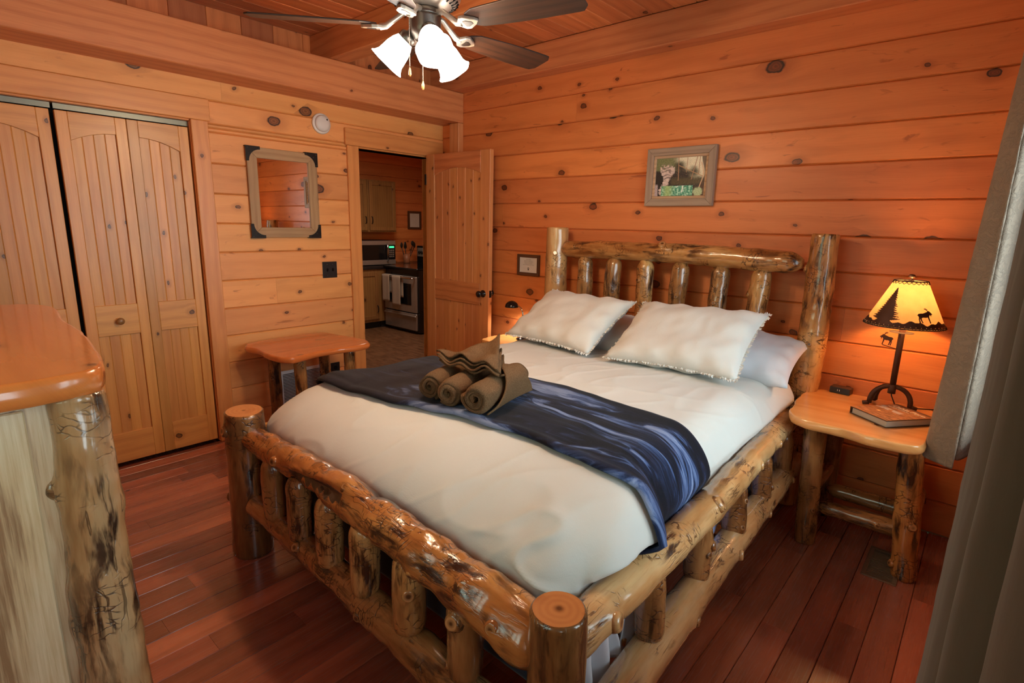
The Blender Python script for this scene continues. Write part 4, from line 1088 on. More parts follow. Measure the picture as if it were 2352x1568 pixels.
# ------------------------------------------------------------------ live-edge slabs and log tables
def live_slab(name, outline, z0, z1, mats, parent, grain='x', seed=0, wob=.012, bev=.010, axis=None):
    """outline: world xy polygon, corners get rounded by the dense outline; edges wander like a live edge"""
    pts = []; n = len(outline)
    for i in range(n):
        a = Vector(outline[i]); b_ = Vector(outline[(i+1) % n]); K = max(2, int((b_-a).length/.02))
        for k in range(K): pts.append(a.lerp(b_, k/K))
    for _ in range(3): pts = [(pts[i-1]+pts[i]*2+pts[(i+1) % len(pts)])/4 for i in range(len(pts))]
    c = sum(pts, Vector((0, 0)))/len(pts); m = len(pts); b = MB()
    lv = [(z0, -.012), (z0+.004, -.004), (z0+(z1-z0)*.35, .0), (z0+(z1-z0)*.7, .001), (z1-bev, -.001), (z1-bev*.35, -bev*.35), (z1, -bev)]
    vs = []
    for li, (z, dr) in enumerate(lv):
        for p in pts:
            d = (p-c).normalized(); w = wob*nz((p.x*7, p.y*7, seed))*(1.0 if li > 3 else 1.25)+wob*.5*nz((p.x*22, p.y*22, seed+li*.25))*(1 if li < 5 else .7)
            q = p+d*(dr+w); vs.append(Vector((q.x, q.y, z)))
    L = len(lv)
    fs = [(j*m+i, j*m+(i+1) % m, (j+1)*m+(i+1) % m, (j+1)*m+i) for j in range(L-1) for i in range(m)]
    b.add(vs, fs, 0, True)
    b.f.append([(L-1)*m+i for i in range(m)]); b.m.append(0); b.s.append(False)
    b.f.append([i for i in range(m)][::-1]); b.m.append(0); b.s.append(False)
    mx = T(Vector((c.x, c.y, z1)))
    if grain == 'y': mx = mx @ Rz(PI/2)
    mi = mx.inverted(); b.v = [tuple(mi @ Vector(v)) for v in b.v]
    return b.obj(name, mats, parent, mx)
# nightstand under the glowing lamp
ns = empty('log_nightstand', (3.55, -.42, 0), 'log-legged nightstand with a live-edge pine top under the moose lamp', 'nightstand')
live_slab('tabletop', [(3.235, -.62), (3.225, -.50), (3.20, -.30), (3.215, -.16), (3.26, -.085), (3.40, -.07), (3.74, -.07), (3.772, -.12), (3.775, -.66), (3.755, -.735), (3.68, -.745), (3.58, -.735), (3.46, -.72), (3.33, -.705), (3.265, -.69)], .635, .680, M['slab'], ns, 'x', 3, .016, .007)
LN = [M['log_mid'], M['ring']]
log('leg', (3.370, -.545, 0), (3.345, -.545, .640), .047, .050, LN, ns, 0, .02, knots=[(.30, 5.4, .013)], seed=71, rough=.05, n=24)
log('leg', (3.785, -.550, 0), (3.722, -.560, .640), .052, .046, [M['log_red'], M['ring']], ns, 0, .02, knots=[(.42, 5.2, .018), (.10, 3.6, .018)], seed=72, rough=.08, n=24)
log('leg', (3.37, -.17, 0), (3.37, -.17, .640), .045, .045, LD, ns, 0, .02, seed=73, n=18)
log('leg', (3.73, -.17, 0), (3.72, -.17, .640), .045, .045, LD, ns, 0, .02, seed=74, n=18)
log('stretcher', (3.39, -.50, .190), (3.745, -.50, .195), .036, .040, [M['log_mid'], M['ring']], ns, .05, .04, knots=[(.3, 5.0, .011), (.75, 3.0, .014)], seed=75, rough=.09)
log('stretcher', (3.39, -.28, .200), (3.75, -.28, .200), .038, .040, [M['log_dark'], M['ring']], ns, .05, .04, seed=76)
for x in (3.375, 3.77): log('stretcher', (x, -.50, .30), (x, -.21, .30), .030, .030, LD, ns, .03, .03, seed=int(x*10))
# nightstand by the door
n2 = empty('log_nightstand', (1.12, -.25, 0), 'small log nightstand by the open door, lit by the gooseneck lamp', 'nightstand')
live_slab('tabletop', [(.925, -.44), (.90, -.25), (.93, -.07), (1.30, -.06), (1.335, -.25), (1.30, -.46), (1.1, -.455)], .60, .643, M['slab'], n2, 'x', 5, .010)
for x in (.99, 1.25):
    for y in (-.13, -.38): log('leg', (x, y, 0), (x, y, .604), .036, .036, LN, n2, 0, .02, seed=int(x*100+y*50), n=18)
log('stretcher', (1.0, -.38, .2), (1.24, -.38, .2), .028, .028, LN, n2, .03, .03, seed=9, n=14)
# end table by the mirror wall
et = empty('log_end_table', (.36, -1.58, 0), 'orange slab-topped log end table below the rustic mirror', 'table')
live_slab('tabletop', [(.12, -1.905), (.09, -1.84), (.06, -1.62), (.05, -1.38), (.08, -1.30), (.30, -1.26), (.45, -1.225), (.56, -1.21), (.645, -1.25), (.67, -1.35), (.655, -1.50), (.645, -1.65), (.68, -1.78), (.70, -1.86), (.65, -1.905), (.47, -1.93), (.30, -1.90), (.20, -1.93)], .648, .690, M['slab_dk'], et, 'y', 7, .009)
LT = [M['log_mid'], M['ring']]
log('leg', (.175, -1.735, 0), (.16, -1.73, .651), .042, .042, [M['log_dark'], M['ring']], et, 0, .02, knots=[(.66, 5.4, .014)], seed=81, rough=.05, n=22)
log('leg', (.565, -1.725, 0), (.545, -1.735, .651), .038, .038, LT, et, 0, .02, knots=[(.58, 3.9, .014)], seed=82, rough=.06, n=22)
log('leg', (.17, -1.345, 0), (.16, -1.345, .651), .040, .040, LT, et, 0, .02, knots=[(.62, 5.0, .013)], seed=83, rough=.05, n=22)
log('leg', (.55, -1.365, 0), (.545, -1.365, .651), .038, .038, LT, et, 0, .02, seed=84, n=22)
log('stretcher', (.18, -1.73, .20), (.54, -1.73, .20), .028, .028, LT, et, .03, .03, seed=85, n=16)
log('stretcher', (.18, -1.355, .20), (.54, -1.355, .20), .028, .028, LT, et, .03, .03, seed=86, n=16)
# log dresser in the near left corner
dr = empty('log_dresser', (1.94, -3.40, 0), 'tall log-cornered dresser with a thick orange slab top in the near left corner', 'dresser')
live_slab('top', [(1.31, -3.185), (1.36, -3.10), (1.48, -3.055), (1.63, -3.068), (1.82, -3.085), (2.01, -3.082), (2.25, -3.100), (2.46, -3.125), (2.53, -3.15), (2.555, -3.24), (2.55, -3.32), (2.545, -3.66), (1.33, -3.67)], 1.167, 1.220, M['slab_dk'], dr, 'x', 11, .008, .012)
MB().bb((1.40, -3.64, .10), (2.485, -3.20, 1.165), ch=.004).wobj('carcass', M['panel'], dr, True)
MB().bb((2.4851, -3.60, .12), (2.492, -3.27, 1.15), ch=.003).wobj('side_panel', M['panel'], dr, True)
LX = [M['log_mid'], M['ring']]
M['log_near'] = logmat('dresser_corner_log', (.42, .235, .10), (.50, .34, .17), (.26, .115, .04), (.035, .018, .010), amt=.9, scrib=.5)
log('corner_post', (2.515, -3.200, 0), (2.485, -3.185, 1.17), .074, .050, [M['log_near'], M['ring']], dr, 0, 0, bend=(0, .0), knots=[(.83, 4.35, .026), (.35, 5.2, .016)], seed=91, rough=.07, n=40, rings=90, flare=.25)
log('corner_post', (2.50, -3.60, 0), (2.48, -3.60, 1.17), .056, .05, LX, dr, seed=92, n=20)
log('corner_post', (1.39, -3.21, 0), (1.40, -3.20, 1.17), .056, .05, LX, dr, seed=93, n=20)
for zz in (.14, .40, .66, .92):
    for (xa, xb) in ((1.46, 1.93), (1.95, 2.42)):
        d = MB().bb((xa, -3.1999, zz), (xb, -3.175, zz+.235), ch=.005).wobj('drawer', M['door'], dr, True)
        MB().sphere(((xa+xb)/2, -3.165, zz+.118), .020, 12, sc=(1, .8, 1)).wobj('knob', M['log'], d)

# ------------------------------------------------------------------ moose lamp
MOOSE = [(.02, .50), (.06, .56), (.10, .60), (.20, .62), (.34, .63), (.46, .68), (.56, .72), (.62, .73), (.60, .80), (.52, .86), (.44, .88), (.40, .95), (.43, .95), (.46, .90), (.47, .98), (.50, .98), (.51, .90), (.55, .97), (.58, .96), (.57, .88), (.62, .93), (.65, .91), (.63, .84), (.68, .80), (.72, .79), (.76, .78), (.82, .72), (.92, .62), (.95, .57), (.90, .53), (.86, .55), (.85, .46), (.82, .40), (.80, .50), (.76, .54), (.72, .48), (.70, .42), (.71, .30), (.73, .18), (.76, .04), (.76, .0), (.68, .0), (.67, .10), (.63, .24), (.60, .38), (.50, .35), (.36, .36), (.28, .34), (.25, .28), (.28, .16), (.33, .03), (.33, .0), (.26, .0), (.22, .12), (.18, .22), (.17, .28), (.16, .20), (.20, .06), (.20, .0), (.13, .0), (.11, .12), (.09, .24), (.10, .36), (.07, .46), (.04, .44)]
def rows_of(poly, dz):
    z0 = min(p[1] for p in poly); z1 = max(p[1] for p in poly); out = []; z = z0+dz/2
    while z < z1:
        xs = []
        for i in range(len(poly)):
            a, b_ = poly[i], poly[(i+1) % len(poly)]
            if (a[1] > z) != (b_[1] > z): xs.append(a[0]+(z-a[1])/(b_[1]-a[1])*(b_[0]-a[0]))
        xs.sort(); out += [(z-dz/2, z+dz/2, xs[i], xs[i+1]) for i in range(0, len(xs)-1, 2)]; z += dz
    return out
LX_, LY_ = 3.587, -.205; ZB, ZT = 1.101, 1.313; RB, RT = .163, .066
def cone(a, z, off=0):
    r = RB+(RT-RB)*(z-ZB)/(ZT-ZB)+off; return Vector((LX_+r*math.cos(a), LY_+r*math.sin(a), z))
lp = empty('table_lamp', (LX_, LY_, .681), 'glowing parchment-shade table lamp with moose and pine cutouts on the nightstand', 'lamp')
b = MB(); b.grid(lambda u, v: cone(2*PI*u, ZB+(ZT-ZB)*v), 73, 8); shade = b.wobj('lamp_shade', M['shade'], lp)
# silhouettes wrapped on the shade; the camera side is towards azimuth ac
ac = math.atan2(CAM.y-LY_, CAM.x-LX_)
def wrap(name, poly, dz, off=.0018):
    """poly: (metres right of the shade's camera side axis at the bottom radius, z)"""
    b = MB()
    for (z0, z1, xa, xb) in rows_of(poly, dz):
        r = RB+(RT-RB)*((z0+z1)/2-ZB)/(ZT-ZB)
        a0, a1 = ac+xa/RB, ac+xb/RB
        K = max(1, int((a1-a0)*RB/.010))
        for k in range(K):
            p, q = a0+(a1-a0)*k/K, a0+(a1-a0)*(k+1)/K
            b.add([cone(p, z0, off), cone(q, z0, off), cone(q, z1, off), cone(p, z1, off)], [(0, 1, 2, 3)])
    return b.wobj(name, M['rust'], shade)
rr = random.Random(5)
tree = []; tz0, tz1, tx = ZB+.028, ZB+.182, -.093
N_ = 15
Lp = []; Rp = []
for k in range(N_):
    f = k/N_; z = tz0+.012+(tz1-tz0-.012)*f; wd = .070*(1-f)**.9+.003
    Lp += [(tx-wd*1.05*rr.uniform(.9, 1.08), z), (tx-wd*.66, z+.006)]
    Rp += [(tx+wd*1.0*rr.uniform(.9, 1.1), z+rr.uniform(-.002, .002)), (tx+wd*.55, z+.007)]
tree = [(tx-.012, tz0)]+Lp+[(tx, tz1)]+Rp[::-1]+[(tx+.012, tz0)]
# the taper of the shade squeezes the shape towards the top by itself
wrap('pine_cutout', tree, .0018)
ms = .066; mo = [(.098+(x-.5)*ms*1.35, ZB+.033+z*ms*1.02) for x, z in MOOSE]
wrap('moose_cutout', mo, .0012)
band = [(-PI*RB+.0001, ZB+.004)]+[(PI*RB*(2*i/160-1)*.9999, ZB+.030+.006*math.sin(i*.31)+.004*math.sin(i*.83+1)) for i in range(161)][::1]+[(PI*RB-.0001, ZB+.004)]
wrap('hill_cutout', [(x, z) for x, z in band], .0020, .0014)
for (z, o_, nm) in ((ZB, 0, 'rim'), (ZT, 0, 'rim')):
    b = MB(); b.tube([cone(2*PI*i/48, z, o_) for i in range(49)], .0028, 8, caps=False); b.wobj(nm, M['clothlace'], shade)
b = MB()
for i in range(36):
    a = 2*PI*i/36; da = 2*PI/72
    b.tube([cone(a, ZB-.002, .003), cone(a+da, ZB+.010, .004), cone(a+2*da, ZB-.002, .003)], .0012, 5)
for i in range(24):
    a = 2*PI*i/24; da = 2*PI/48
    b.tube([cone(a, ZT+.002, .002), cone(a+da*2, ZT-.013, .003)], .0013, 5); b.tube([cone(a+2*da, ZT+.002, .002), cone(a, ZT-.013, .003)], .0013, 5)
b.wobj('lacing', M['clothlace'], shade)
b = MB()
for i in range(48):
    p = cone(2*PI*i/48, ZB+.011, .003); b.sphere(p, .0026, 6)
b.wobj('grommets', plain('brass_grommet', (.8, .7, .5), .25, 1.0), shade)
b = MB().lathe([(.012, 0), (.012, .004), (.004, .006), (.004, .012), (.012, .016), (.015, .024), (.010, .032), (0, .034)], 16, T(Vector((LX_, LY_, ZT-.002)))); b.wobj('finial', M['pewter'], lp)
b = MB()
for k in range(3): b.tube([(LX_, LY_, ZT-.004), cone(k*2.094, ZT-.004, -.001)], .002, 6)
b.wobj('spider', M['iron'], lp)
b = MB().lathe([(.050, 0), (.050, .002)], 32, T(Vector((LX_-.002, LY_, 1.062)))); b.wobj('disc', M['pewter'], lp)
b = MB().tube([(LX_, LY_, .785), (LX_, LY_, 1.12)], .0135, 14); b.tube([(LX_, LY_, .755), (LX_, LY_, .80)], .017, 14); b.wobj('pole', M['rust'], lp)
def arch_leg(a, w, h, nm):
    pts = []
    for i in range(17):
        q = PI*i/16; pts.append((LX_+math.cos(a)*w*math.cos(q)*(1), LY_+math.sin(a)*w*math.cos(q), .693+h*math.sin(q)**.8))
    b = MB(); b.tube(pts, .0115, 12)
    for s in (1, -1): b.tube([(LX_+math.cos(a)*w*s, LY_+math.sin(a)*w*s, .695), (LX_+math.cos(a)*(w+.028)*s, LY_+math.sin(a)*(w+.028)*s, .690)], [.011, .009], 10)
    b.wobj(nm, M['rust'], lp)
arch_leg(.30, .086, .098, 'leg')
ab = .30+PI/2+.55; b = MB(); pts = [(LX_+math.cos(ab)*.092*math.sin(PI/2*i/8), LY_+math.sin(ab)*.092*math.sin(PI/2*i/8), .693+.096*math.cos(PI/2*i/8)**.8) for i in range(9)]
b.tube(pts, .0115, 12); b.tube([(pts[-1][0], pts[-1][1], .695), (pts[-1][0]+.022*math.cos(ab), pts[-1][1]+.022*math.sin(ab), .690)], [.011, .009], 10); b.wobj('leg', M['rust'], lp)
b = MB().tube([(LX_-.012, LY_, .978), (LX_-.07, LY_-.006, .992)], .0022, 6)
mp = [(-(x-.5)*.060, z*.066) for x, z in MOOSE]
b.prism(mp, -.0016, .0016, T(Vector((LX_-.058, LY_-.006, .993))) @ Matrix(((1, 0, 0, 0), (0, 0, -1, 0), (0, 1, 0, 0), (0, 0, 0, 1)))); b.wobj('moose_figure', M['rust'], lp)
b = MB().tube([(LX_, LY_, .76), (LX_+.002, LY_-.002, .745), (LX_+.02, LY_+.01, .70), (LX_+.06, LY_+.03, .686), (LX_+.16, LY_+.10, .684), (LX_+.24, LY_+.16, .684)], .0028, 8); b.wobj('cord', M['black'], lp)
MB().sphere((LX_, LY_, 1.195), .026, 14, sc=(1, 1, 1.3)).wobj('bulb', M['bulb'], lp)
light('lamp_bulb', 'POINT', (LX_, LY_, 1.20), 34.0, (1, .44, .15), .03)
# book and charging box on the nightstand
bk = empty('book', (3.622, -.405, .681), 'hardcover coffee-table book with white title on the nightstand', 'book', rot=math.radians(-37.7))
BM = wm(bk)
bw_, bh_, bt = .205, .265, .034
MB().box((0, 0, .0022), (bw_, bh_, .0035), ch=.001).box((0, 0, bt-.0018), (bw_, bh_, .0035), ch=.001).box((-bw_/2+.002, 0, bt/2), (.004, bh_, bt-.002)).obj('cover', plain('brown_cover', (.09, .04, .022), .4), bk, BM)
cvr = bk.children[-1]
MB().box((.003, 0, bt/2), (bw_-.014, bh_-.010, bt-.008)).obj('pages', M['pages'], bk, BM)
# printed cover: grid of painted cells (a stack of firewood around a small window)
def print_grid(name, parent, Mx, x0, x1, y0, y1, nx, ny, z, fn, mat):
    me = bpy.data.meshes.new(name)
    vs = [(x0+(x1-x0)*i/nx, y0+(y1-y0)*j/ny, z) for j in range(ny+1) for i in range(nx+1)]
    fs = [(j*(nx+1)+i, j*(nx+1)+i+1, (j+1)*(nx+1)+i+1, (j+1)*(nx+1)+i) for j in range(ny) for i in range(nx)]
    me.from_pydata(vs, [], fs); at = me.color_attributes.new('Col', 'FLOAT_COLOR', 'POINT')
    for k, v in enumerate(at.data):
        i = k % (nx+1); j = k//(nx+1); c = fn(i/nx, j/ny); v.color = (*c, 1)
    return mobj(name, me, mat, parent, Mx)
def mixc(a, b_, f): f = max(0, min(1, f)); return tuple(a[i]*(1-f)+b_[i]*f for i in range(3))
def bookc(u, v):
    n = nz((u*6, v*34, 1))*.5+.5; m = nz((u*22, v*60, 4))*.5+.5; k = nz((u*9, v*9, 8))*.5+.5
    c = mixc(rgb(92, 54, 34), rgb(206, 148, 104), n*1.1-.1); c = mixc(c, rgb(60, 36, 26), (m-.55)*3)
    if .50 < v < .62 and .02 < u < .66 and k > .42: c = mixc(rgb(150, 150, 165), rgb(205, 205, 215), m)
    if .60 < v < .70 and .02 < u < .15: c = rgb(150, 150, 165)
    if v > .93 or u > 1: c = rgb(70, 38, 24)
    if .30 < v < .36 and .3 < u < .38: c = rgb(240, 210, 150)
    return c
print_grid('printed_cover', cvr, BM, -bw_/2+.002, bw_/2-.002, -bh_/2+.002, bh_/2-.002, 70, 90, bt+.0003, bookc, M['print'])
def text(body, size, Mx, mat, parent, name='lettering', ext=.0004, align='CENTER', bold=0):
    cu = bpy.data.curves.new(name, 'FONT'); cu.body = body; cu.size = size; cu.extrude = ext; cu.align_x = align; cu.align_y = 'CENTER'; cu.resolution_u = 2; cu.offset = bold
    tmp = bpy.data.objects.new('tmp', cu); COL.objects.link(tmp)
    dg = bpy.context.evaluated_depsgraph_get(); me = bpy.data.meshes.new_from_object(tmp.evaluated_get(dg)); me.name = name
    bpy.data.objects.remove(tmp); me.materials.clear()
    return mobj(name, me, mat, parent, Mx)
text('Cabin Porn', .037, BM @ T(Vector((.004, bh_/2-.045, bt+.0008))), M['title'], cvr, 'title', bold=.0006)
text('Inspiration for Your Quiet Place', .0085, BM @ T(Vector((-.028, bh_/2-.070, bt+.0008))), M['title'], cvr, 'subtitle')
cb_ = empty('charging_box', (3.357, -.10, .681), 'small dark charging box with two white ports on the nightstand', 'charger', rot=-.10)
CM = wm(cb_)
MB().box((0, 0, .017), (.098, .058, .034), ch=.003).obj('case', plain('dark_brown_case', (.05, .022, .014), .45), cb_, CM, True)
MB().box((0, -.0292, .017), (.094, .001, .030)).obj('face', M['black'], cb_, CM)
for x in (-.010, .000): MB().box((x, -.0300, .018), (.0025, .001, .009)).obj('port', M['white'], cb_, CM)

# ------------------------------------------------------------------ gooseneck lamp on the far nightstand
gl = empty('gooseneck_lamp', (1.16, -.20, .644), 'small black gooseneck lamp with chrome arm beside the open door', 'lamp')
b = MB(); GX = 1.168
b.tube([(GX, -.2, .655), (GX, -.2, .80), (GX-.004, -.2, .86), (GX-.022, -.2, .892), (GX-.05, -.2, .905), (GX-.07, -.2, .902)], .0055, 10); b.wobj('arm', M['chrome'], gl)
MB().lathe([(.050, 0), (.050, .008), (.040, .014), (.012, .018), (0, .018)], 24, T(Vector((GX, -.2, .644)))).wobj('base', M['blackgloss'], gl)
hd = [(.055*math.cos(t), .052*math.sin(t)) for t in [PI/2*i/10 for i in range(11)]]
b = MB(); b.lathe(hd, 28, T(Vector((1.047, -.2, .888))), 0); b.f.pop(len(b.f)-1 if False else -1) if False else None
b = MB(); vs_n = 28; fr_ = T(Vector((1.047, -.2, .888)))
b.grid(lambda u, v: fr_ @ Vector((hd[int(round(v*10))][0]*math.cos(2*PI*u), hd[int(round(v*10))][0]*math.sin(2*PI*u), hd[int(round(v*10))][1])), 29, 11)
hdo = b.wobj('lamp_shade', M['blackgloss'], gl); m = hdo.modifiers.new('s', 'SOLIDIFY'); m.thickness = .0025
b = MB(); b.grid(lambda u, v: fr_ @ Vector(((.050*v)*math.cos(2*PI*u), (.050*v)*math.sin(2*PI*u), .006+.01*(1-v*v))), 29, 6); b.wobj('diffuser', emis('white_diffuser', (1, .9, .75), 9), gl)
light('gooseneck_bulb', 'SPOT', (1.047, -.2, .885), 5, (1, .88, .72), .03, (0, 0, 0), spot=2.6)

# ------------------------------------------------------------------ ceiling fan
FX, FY, FZ = 2.064, -1.895, 2.277
fan = empty('ceiling_fan', (FX, FY, FZ), 'ceiling fan with dark wooden blades, nickel housing and three lit bell shades', 'ceiling fan')
C_ = T(Vector((FX, FY, FZ)))
b = MB().lathe([(.052, .062), (.075, .066), (.118, .078), (.138, .100), (.142, .118), (.136, .128), (.140, .136), (.128, .165), (.095, .195), (.045, .212), (.03, .23)], 48, C_); b.wobj('motor_housing', M['nickel'], fan)
mh = fan.children[-1]
b = MB()
for k in range(30):
    a = 2*PI*k/30; p = C_ @ Vector((.104*math.cos(a), .104*math.sin(a), .0725)); q = C_ @ Vector((.130*math.cos(a), .130*math.sin(a), .088))
    b.tube([p, q], [.003, .0045], 6)
b.wobj('vent_slots', M['iron'], mh)
MB().lathe([(.014, .20), (.014, .44)], 16, C_).wobj('downrod', M['nickel'], fan)
MB().lathe([(.02, .43), (.055, .455), (.07, .49), (.072, .5225)], 32, C_).wobj('canopy', M['nickel'], fan)
MB().lathe([(.060, .034), (.063, .040), (.060, .050), (.052, .064)], 32, C_).wobj('neck', M['pewter'], fan)
MB().lathe([(.02, -.052), (.040, -.046), (.056, -.030), (.062, -.010), (.062, .028), (.064, .034)], 40, C_).wobj('light_kit', M['pewter'], fan)
M['bladewood'] = wood('dark_fan_blade', (.045, .016, .008), (.028, .010, .005), (.012, .005, .003), thr=.97, bands=140, gr=1.2, rough=.55, coat=.08, hue=.05)
def blade_outline():
    r0, r1 = .185, .660; pts = []
    for i in range(25):
        t = i/24; x = r0+(r1-r0)*t; w = .050+.020*math.sin(min(1, t*1.5)*PI/2)
        if t < .12: w *= math.sqrt(1-(1-t/.12)**2)*.9+.1*0
        if t > .93: w *= math.sqrt(max(0, 1-((t-.93)/.07)**2))*.35+.65 if t < 1 else .62
        pts.append((x, max(w, .012)))
    return [(x, w) for x, w in pts]+[(x, -w) for x, w in pts[::-1]]
bo = blade_outline()
for k in range(5):
    az = 3.998-k*2*PI/5
    bm_ = C_ @ Rz(az)
    b = MB(); b.prism(bo, -.003, .003); ob = b.obj('blade', M['bladewood'], fan, bm_ @ Rx(math.radians(-12)), True); bevel(ob, .0015, 1)
    b = MB()
    b.tube([(.055, 0, .046), (.085, 0, .042), (.115, 0, .020), (.150, 0, -.006), (.175, 0, -.010)], [.011, .010, .010, .012, .013], 12)
    tri = [(.160, .012), (.178, .034), (.200, .036), (.235, .014), (.246, 0), (.235, -.014), (.200, -.036), (.178, -.034), (.160, -.012)]
    b.prism(tri, -.017, -.004, Rx(math.radians(-12)))
    ir = b.obj('blade_iron', M['nickel'], fan, bm_, True); bevel(ir, .003, 2)
    b = MB(); tr_ = [(.187, .016), (.200, .018), (.222, .006), (.222, -.006), (.200, -.018), (.187, -.016)]
    b.prism(tr_, -.0185, -.017, Rx(math.radians(-12))); b.obj('inset', M['pewter'], ir, bm_, True)
for k, az in enumerate((math.radians(213), math.radians(333), math.radians(93))):
    d = Vector((math.cos(az)*.70, math.sin(az)*.70, -.72)).normalized(); xx = Vector((-math.sin(az), math.cos(az), 0)); yy2 = d.cross(xx)
    mm = Matrix((xx, yy2, d)).transposed().to_4x4(); mm.translation = Vector((FX, FY, FZ-.012))+Vector((math.cos(az)*.050, math.sin(az)*.050, 0))
    f = MB().lathe([(.014, -.01), (.016, .015), (.030, .022), (.033, .030), (.033, .050), (.030, .052)], 24, mm).wobj('shade_fitter', M['pewter'], fan)
    b = MB(); pr = [(.028, .040), (.034, .048), (.043, .066), (.050, .090), (.0535, .115), (.056, .135), (.063, .152), (.071, .160)]
    b.grid(lambda u, v: mm @ Vector((pr[min(7, int(round(v*7)))][0]*math.cos(2*PI*u)*(1+.03*math.cos(6*2*PI*u)*(v > .8)), pr[min(7, int(round(v*7)))][0]*math.sin(2*PI*u)*(1+.03*math.cos(6*2*PI*u)*(v > .8)), pr[min(7, int(round(v*7)))][1])), 49, 8)
    sh_ = b.wobj('glass_shade', M['bulbshade'], fan); m = sh_.modifiers.new('s', 'SOLIDIFY'); m.thickness = .003
    p = mm @ Vector((0, 0, .17)); light('fan_bulb', 'POINT', p, 14, (1, .68, .40), .05)
def chain(x, y, z0, z1, nm):
    b = MB(); n = int((z0-z1-.032)/.0042)
    for i in range(n): b.sphere((x, y, z0-i*.0042), .0019, 6)
    b.tube([(x, y, z0), (x, y, z1+.03)], .0006, 5)
    c = b.wobj('pull_chain', M['nickel'], fan)
    MB().lathe([(0, 0), (.004, .002), (.0058, .009), (.005, .020), (.003, .030), (.0015, .034)], 14, T(Vector((x, y, z1)))).wobj('fob', M['log_pale'], c)
chain(2.051, -1.962, 2.305, 2.086, 'a'); chain(2.103, -1.940, 2.235, 2.034, 'b')

# ------------------------------------------------------------------ mirror
mr = bpy.data.objects.new('wall_mirror', None); mf = frame((0, -1.5, 1.405), (0, 1, 0), (0, 0, 1)); link(mr, None, mf); tag(mr, 'tan wooden mirror with black metal corner brackets above the end table', 'mirror')
MW, MH, F_ = .505, .598, .068
def outl(w, h, r, n=8):
    pts = []
    for (cx, cy, a0) in ((w/2-r, h-r, 0), (-w/2+r, h-r, PI/2), (-w/2+r, r, PI), (w/2-r, r, 1.5*PI)):
        for i in range(n+1): a = a0+PI/2*i/n; pts.append((cx+r*math.cos(a), cy+r*math.sin(a)))
    return pts
for (pl, ax) in (([(-MW/2, MH), (MW/2, MH), (MW/2-F_, MH-F_), (-MW/2+F_, MH-F_)], 0), ([(-MW/2, 0), (-MW/2+F_, F_), (MW/2-F_, F_), (MW/2, 0)], 0), ([(-MW/2, 0), (-MW/2, MH), (-MW/2+F_, MH-F_), (-MW/2+F_, F_)], 1), ([(MW/2, 0), (MW/2-F_, F_), (MW/2-F_, MH-F_), (MW/2, MH)], 1)):
    cx = sum(p[0] for p in pl)/4; cy = sum(p[1] for p in pl)/4
    if ax == 0: mm = mf @ T(Vector((cx, cy, .001))); q = [(x-cx, y-cy) for x, y in pl]
    else: mm = mf @ T(Vector((cx, cy, .001))) @ Rz(PI/2); q = [((y-cy), -(x-cx)) for x, y in pl]
    bevel(MB().prism(q, 0, .024).obj('frame_bar', M['mirrorwood'], mr, mm, True), .003, 2)
MB().bb((-MW/2+F_-.008, F_-.008, .004), (MW/2-F_+.008, MH-F_+.008, .012)).obj('glass', M['mirror'], mr, mf)
for sx in (-1, 1):
    for sy in (0, 1):
        ox = sx*(MW/2+.006); oy = -.006 if sy == 0 else MH+.006; dy = 1 if sy == 0 else -1; R_ = .078
        pts = [(0, 0), (.098, 0), (.098, .020)]
        pts += [(.098-R_*math.sin(PI/2*i/8), .020+R_*(1-math.cos(PI/2*i/8))) for i in range(1, 9)]+[(0, .098)]
        pl = [(ox-sx*x, oy+dy*y) for x, y in pts]
        br = MB().prism(pl, .0242, .0275).prism([(ox, oy), (ox-sx*.098, oy), (ox-sx*.098, oy+dy*.003), (ox, oy+dy*.003)], 0, .0275).obj('corner_bracket', M['iron'], mr, mf, True)
        b = MB()
        for (x, y) in ((.088, .010), (.010, .088), (.034, .034), (.012, .012)): b.sphere((ox-sx*x, oy+dy*y, .028), .0032, 8)
        b.obj('screws', M['pewter'], br, mf)
# smoke detector
sd = empty('smoke_detector', (0, -1.187, 2.224), 'round white smoke detector on the wall above the mirror', 'smoke detector')
sm_ = frame((0, -1.187, 2.224), (0, 1, 0), (0, 0, 1))
MB().lathe([(.072, .001), (.072, .014), (.066, .019), (.060, .020)], 40, sm_).wobj('base', M['white'], sd)
MB().lathe([(.058, .020), (.058, .030), (.050, .040), (.030, .045), (0, .046)], 40, sm_).wobj('cover', M['white'], sd)
b = MB(); b.lathe([(.006, .0), (.006, .003)], 14, sm_ @ T(Vector((.028, .028, .0415)))); b.wobj('test_button', M['black'], sd)
# switches and outlets
def plate(name, lab, cat, o, gx, w, h, gang, kind):
    fr = frame(o, gx, (0, 0, 1)); r = bpy.data.objects.new(name, None); link(r, None, fr); tag(r, lab, cat)
    bevel(MB().box((0, 0, .003), (w, h, .006)).obj('plate', M['black'], r, fr, True), .002, 2)
    for g in range(gang):
        x = (g-(gang-1)/2)*.046
        if kind == 'switch': MB().box((x, .0, .010), (.010, .024, .012), Rx(.3), ch=.002).obj('toggle', M['blackgloss'], r, fr)
        else:
            for y in (-.019, .019):
                MB().lathe([(.016, .006), (.016, .008)], 16, fr @ T(Vector((x, y, 0)))).wobj('socket', M['blackgloss'], r)
        b = MB()
        for y in (-.042, .042): b.sphere((x, y, .0065), .003, 8)
        b.obj('screws', M['pewter'], r, fr)
    return r
plate('light_switch', 'black two-gang switch plate beside the doorway', 'light switch', (0, -1.172, 1.155), (0, 1, 0), .122, .125, 2, 'switch')
plate('wall_outlet', 'black outlet low on the wall behind the end table', 'outlet', (0, -1.165, .345), (0, 1, 0), .078, .125, 1, 'outlet')
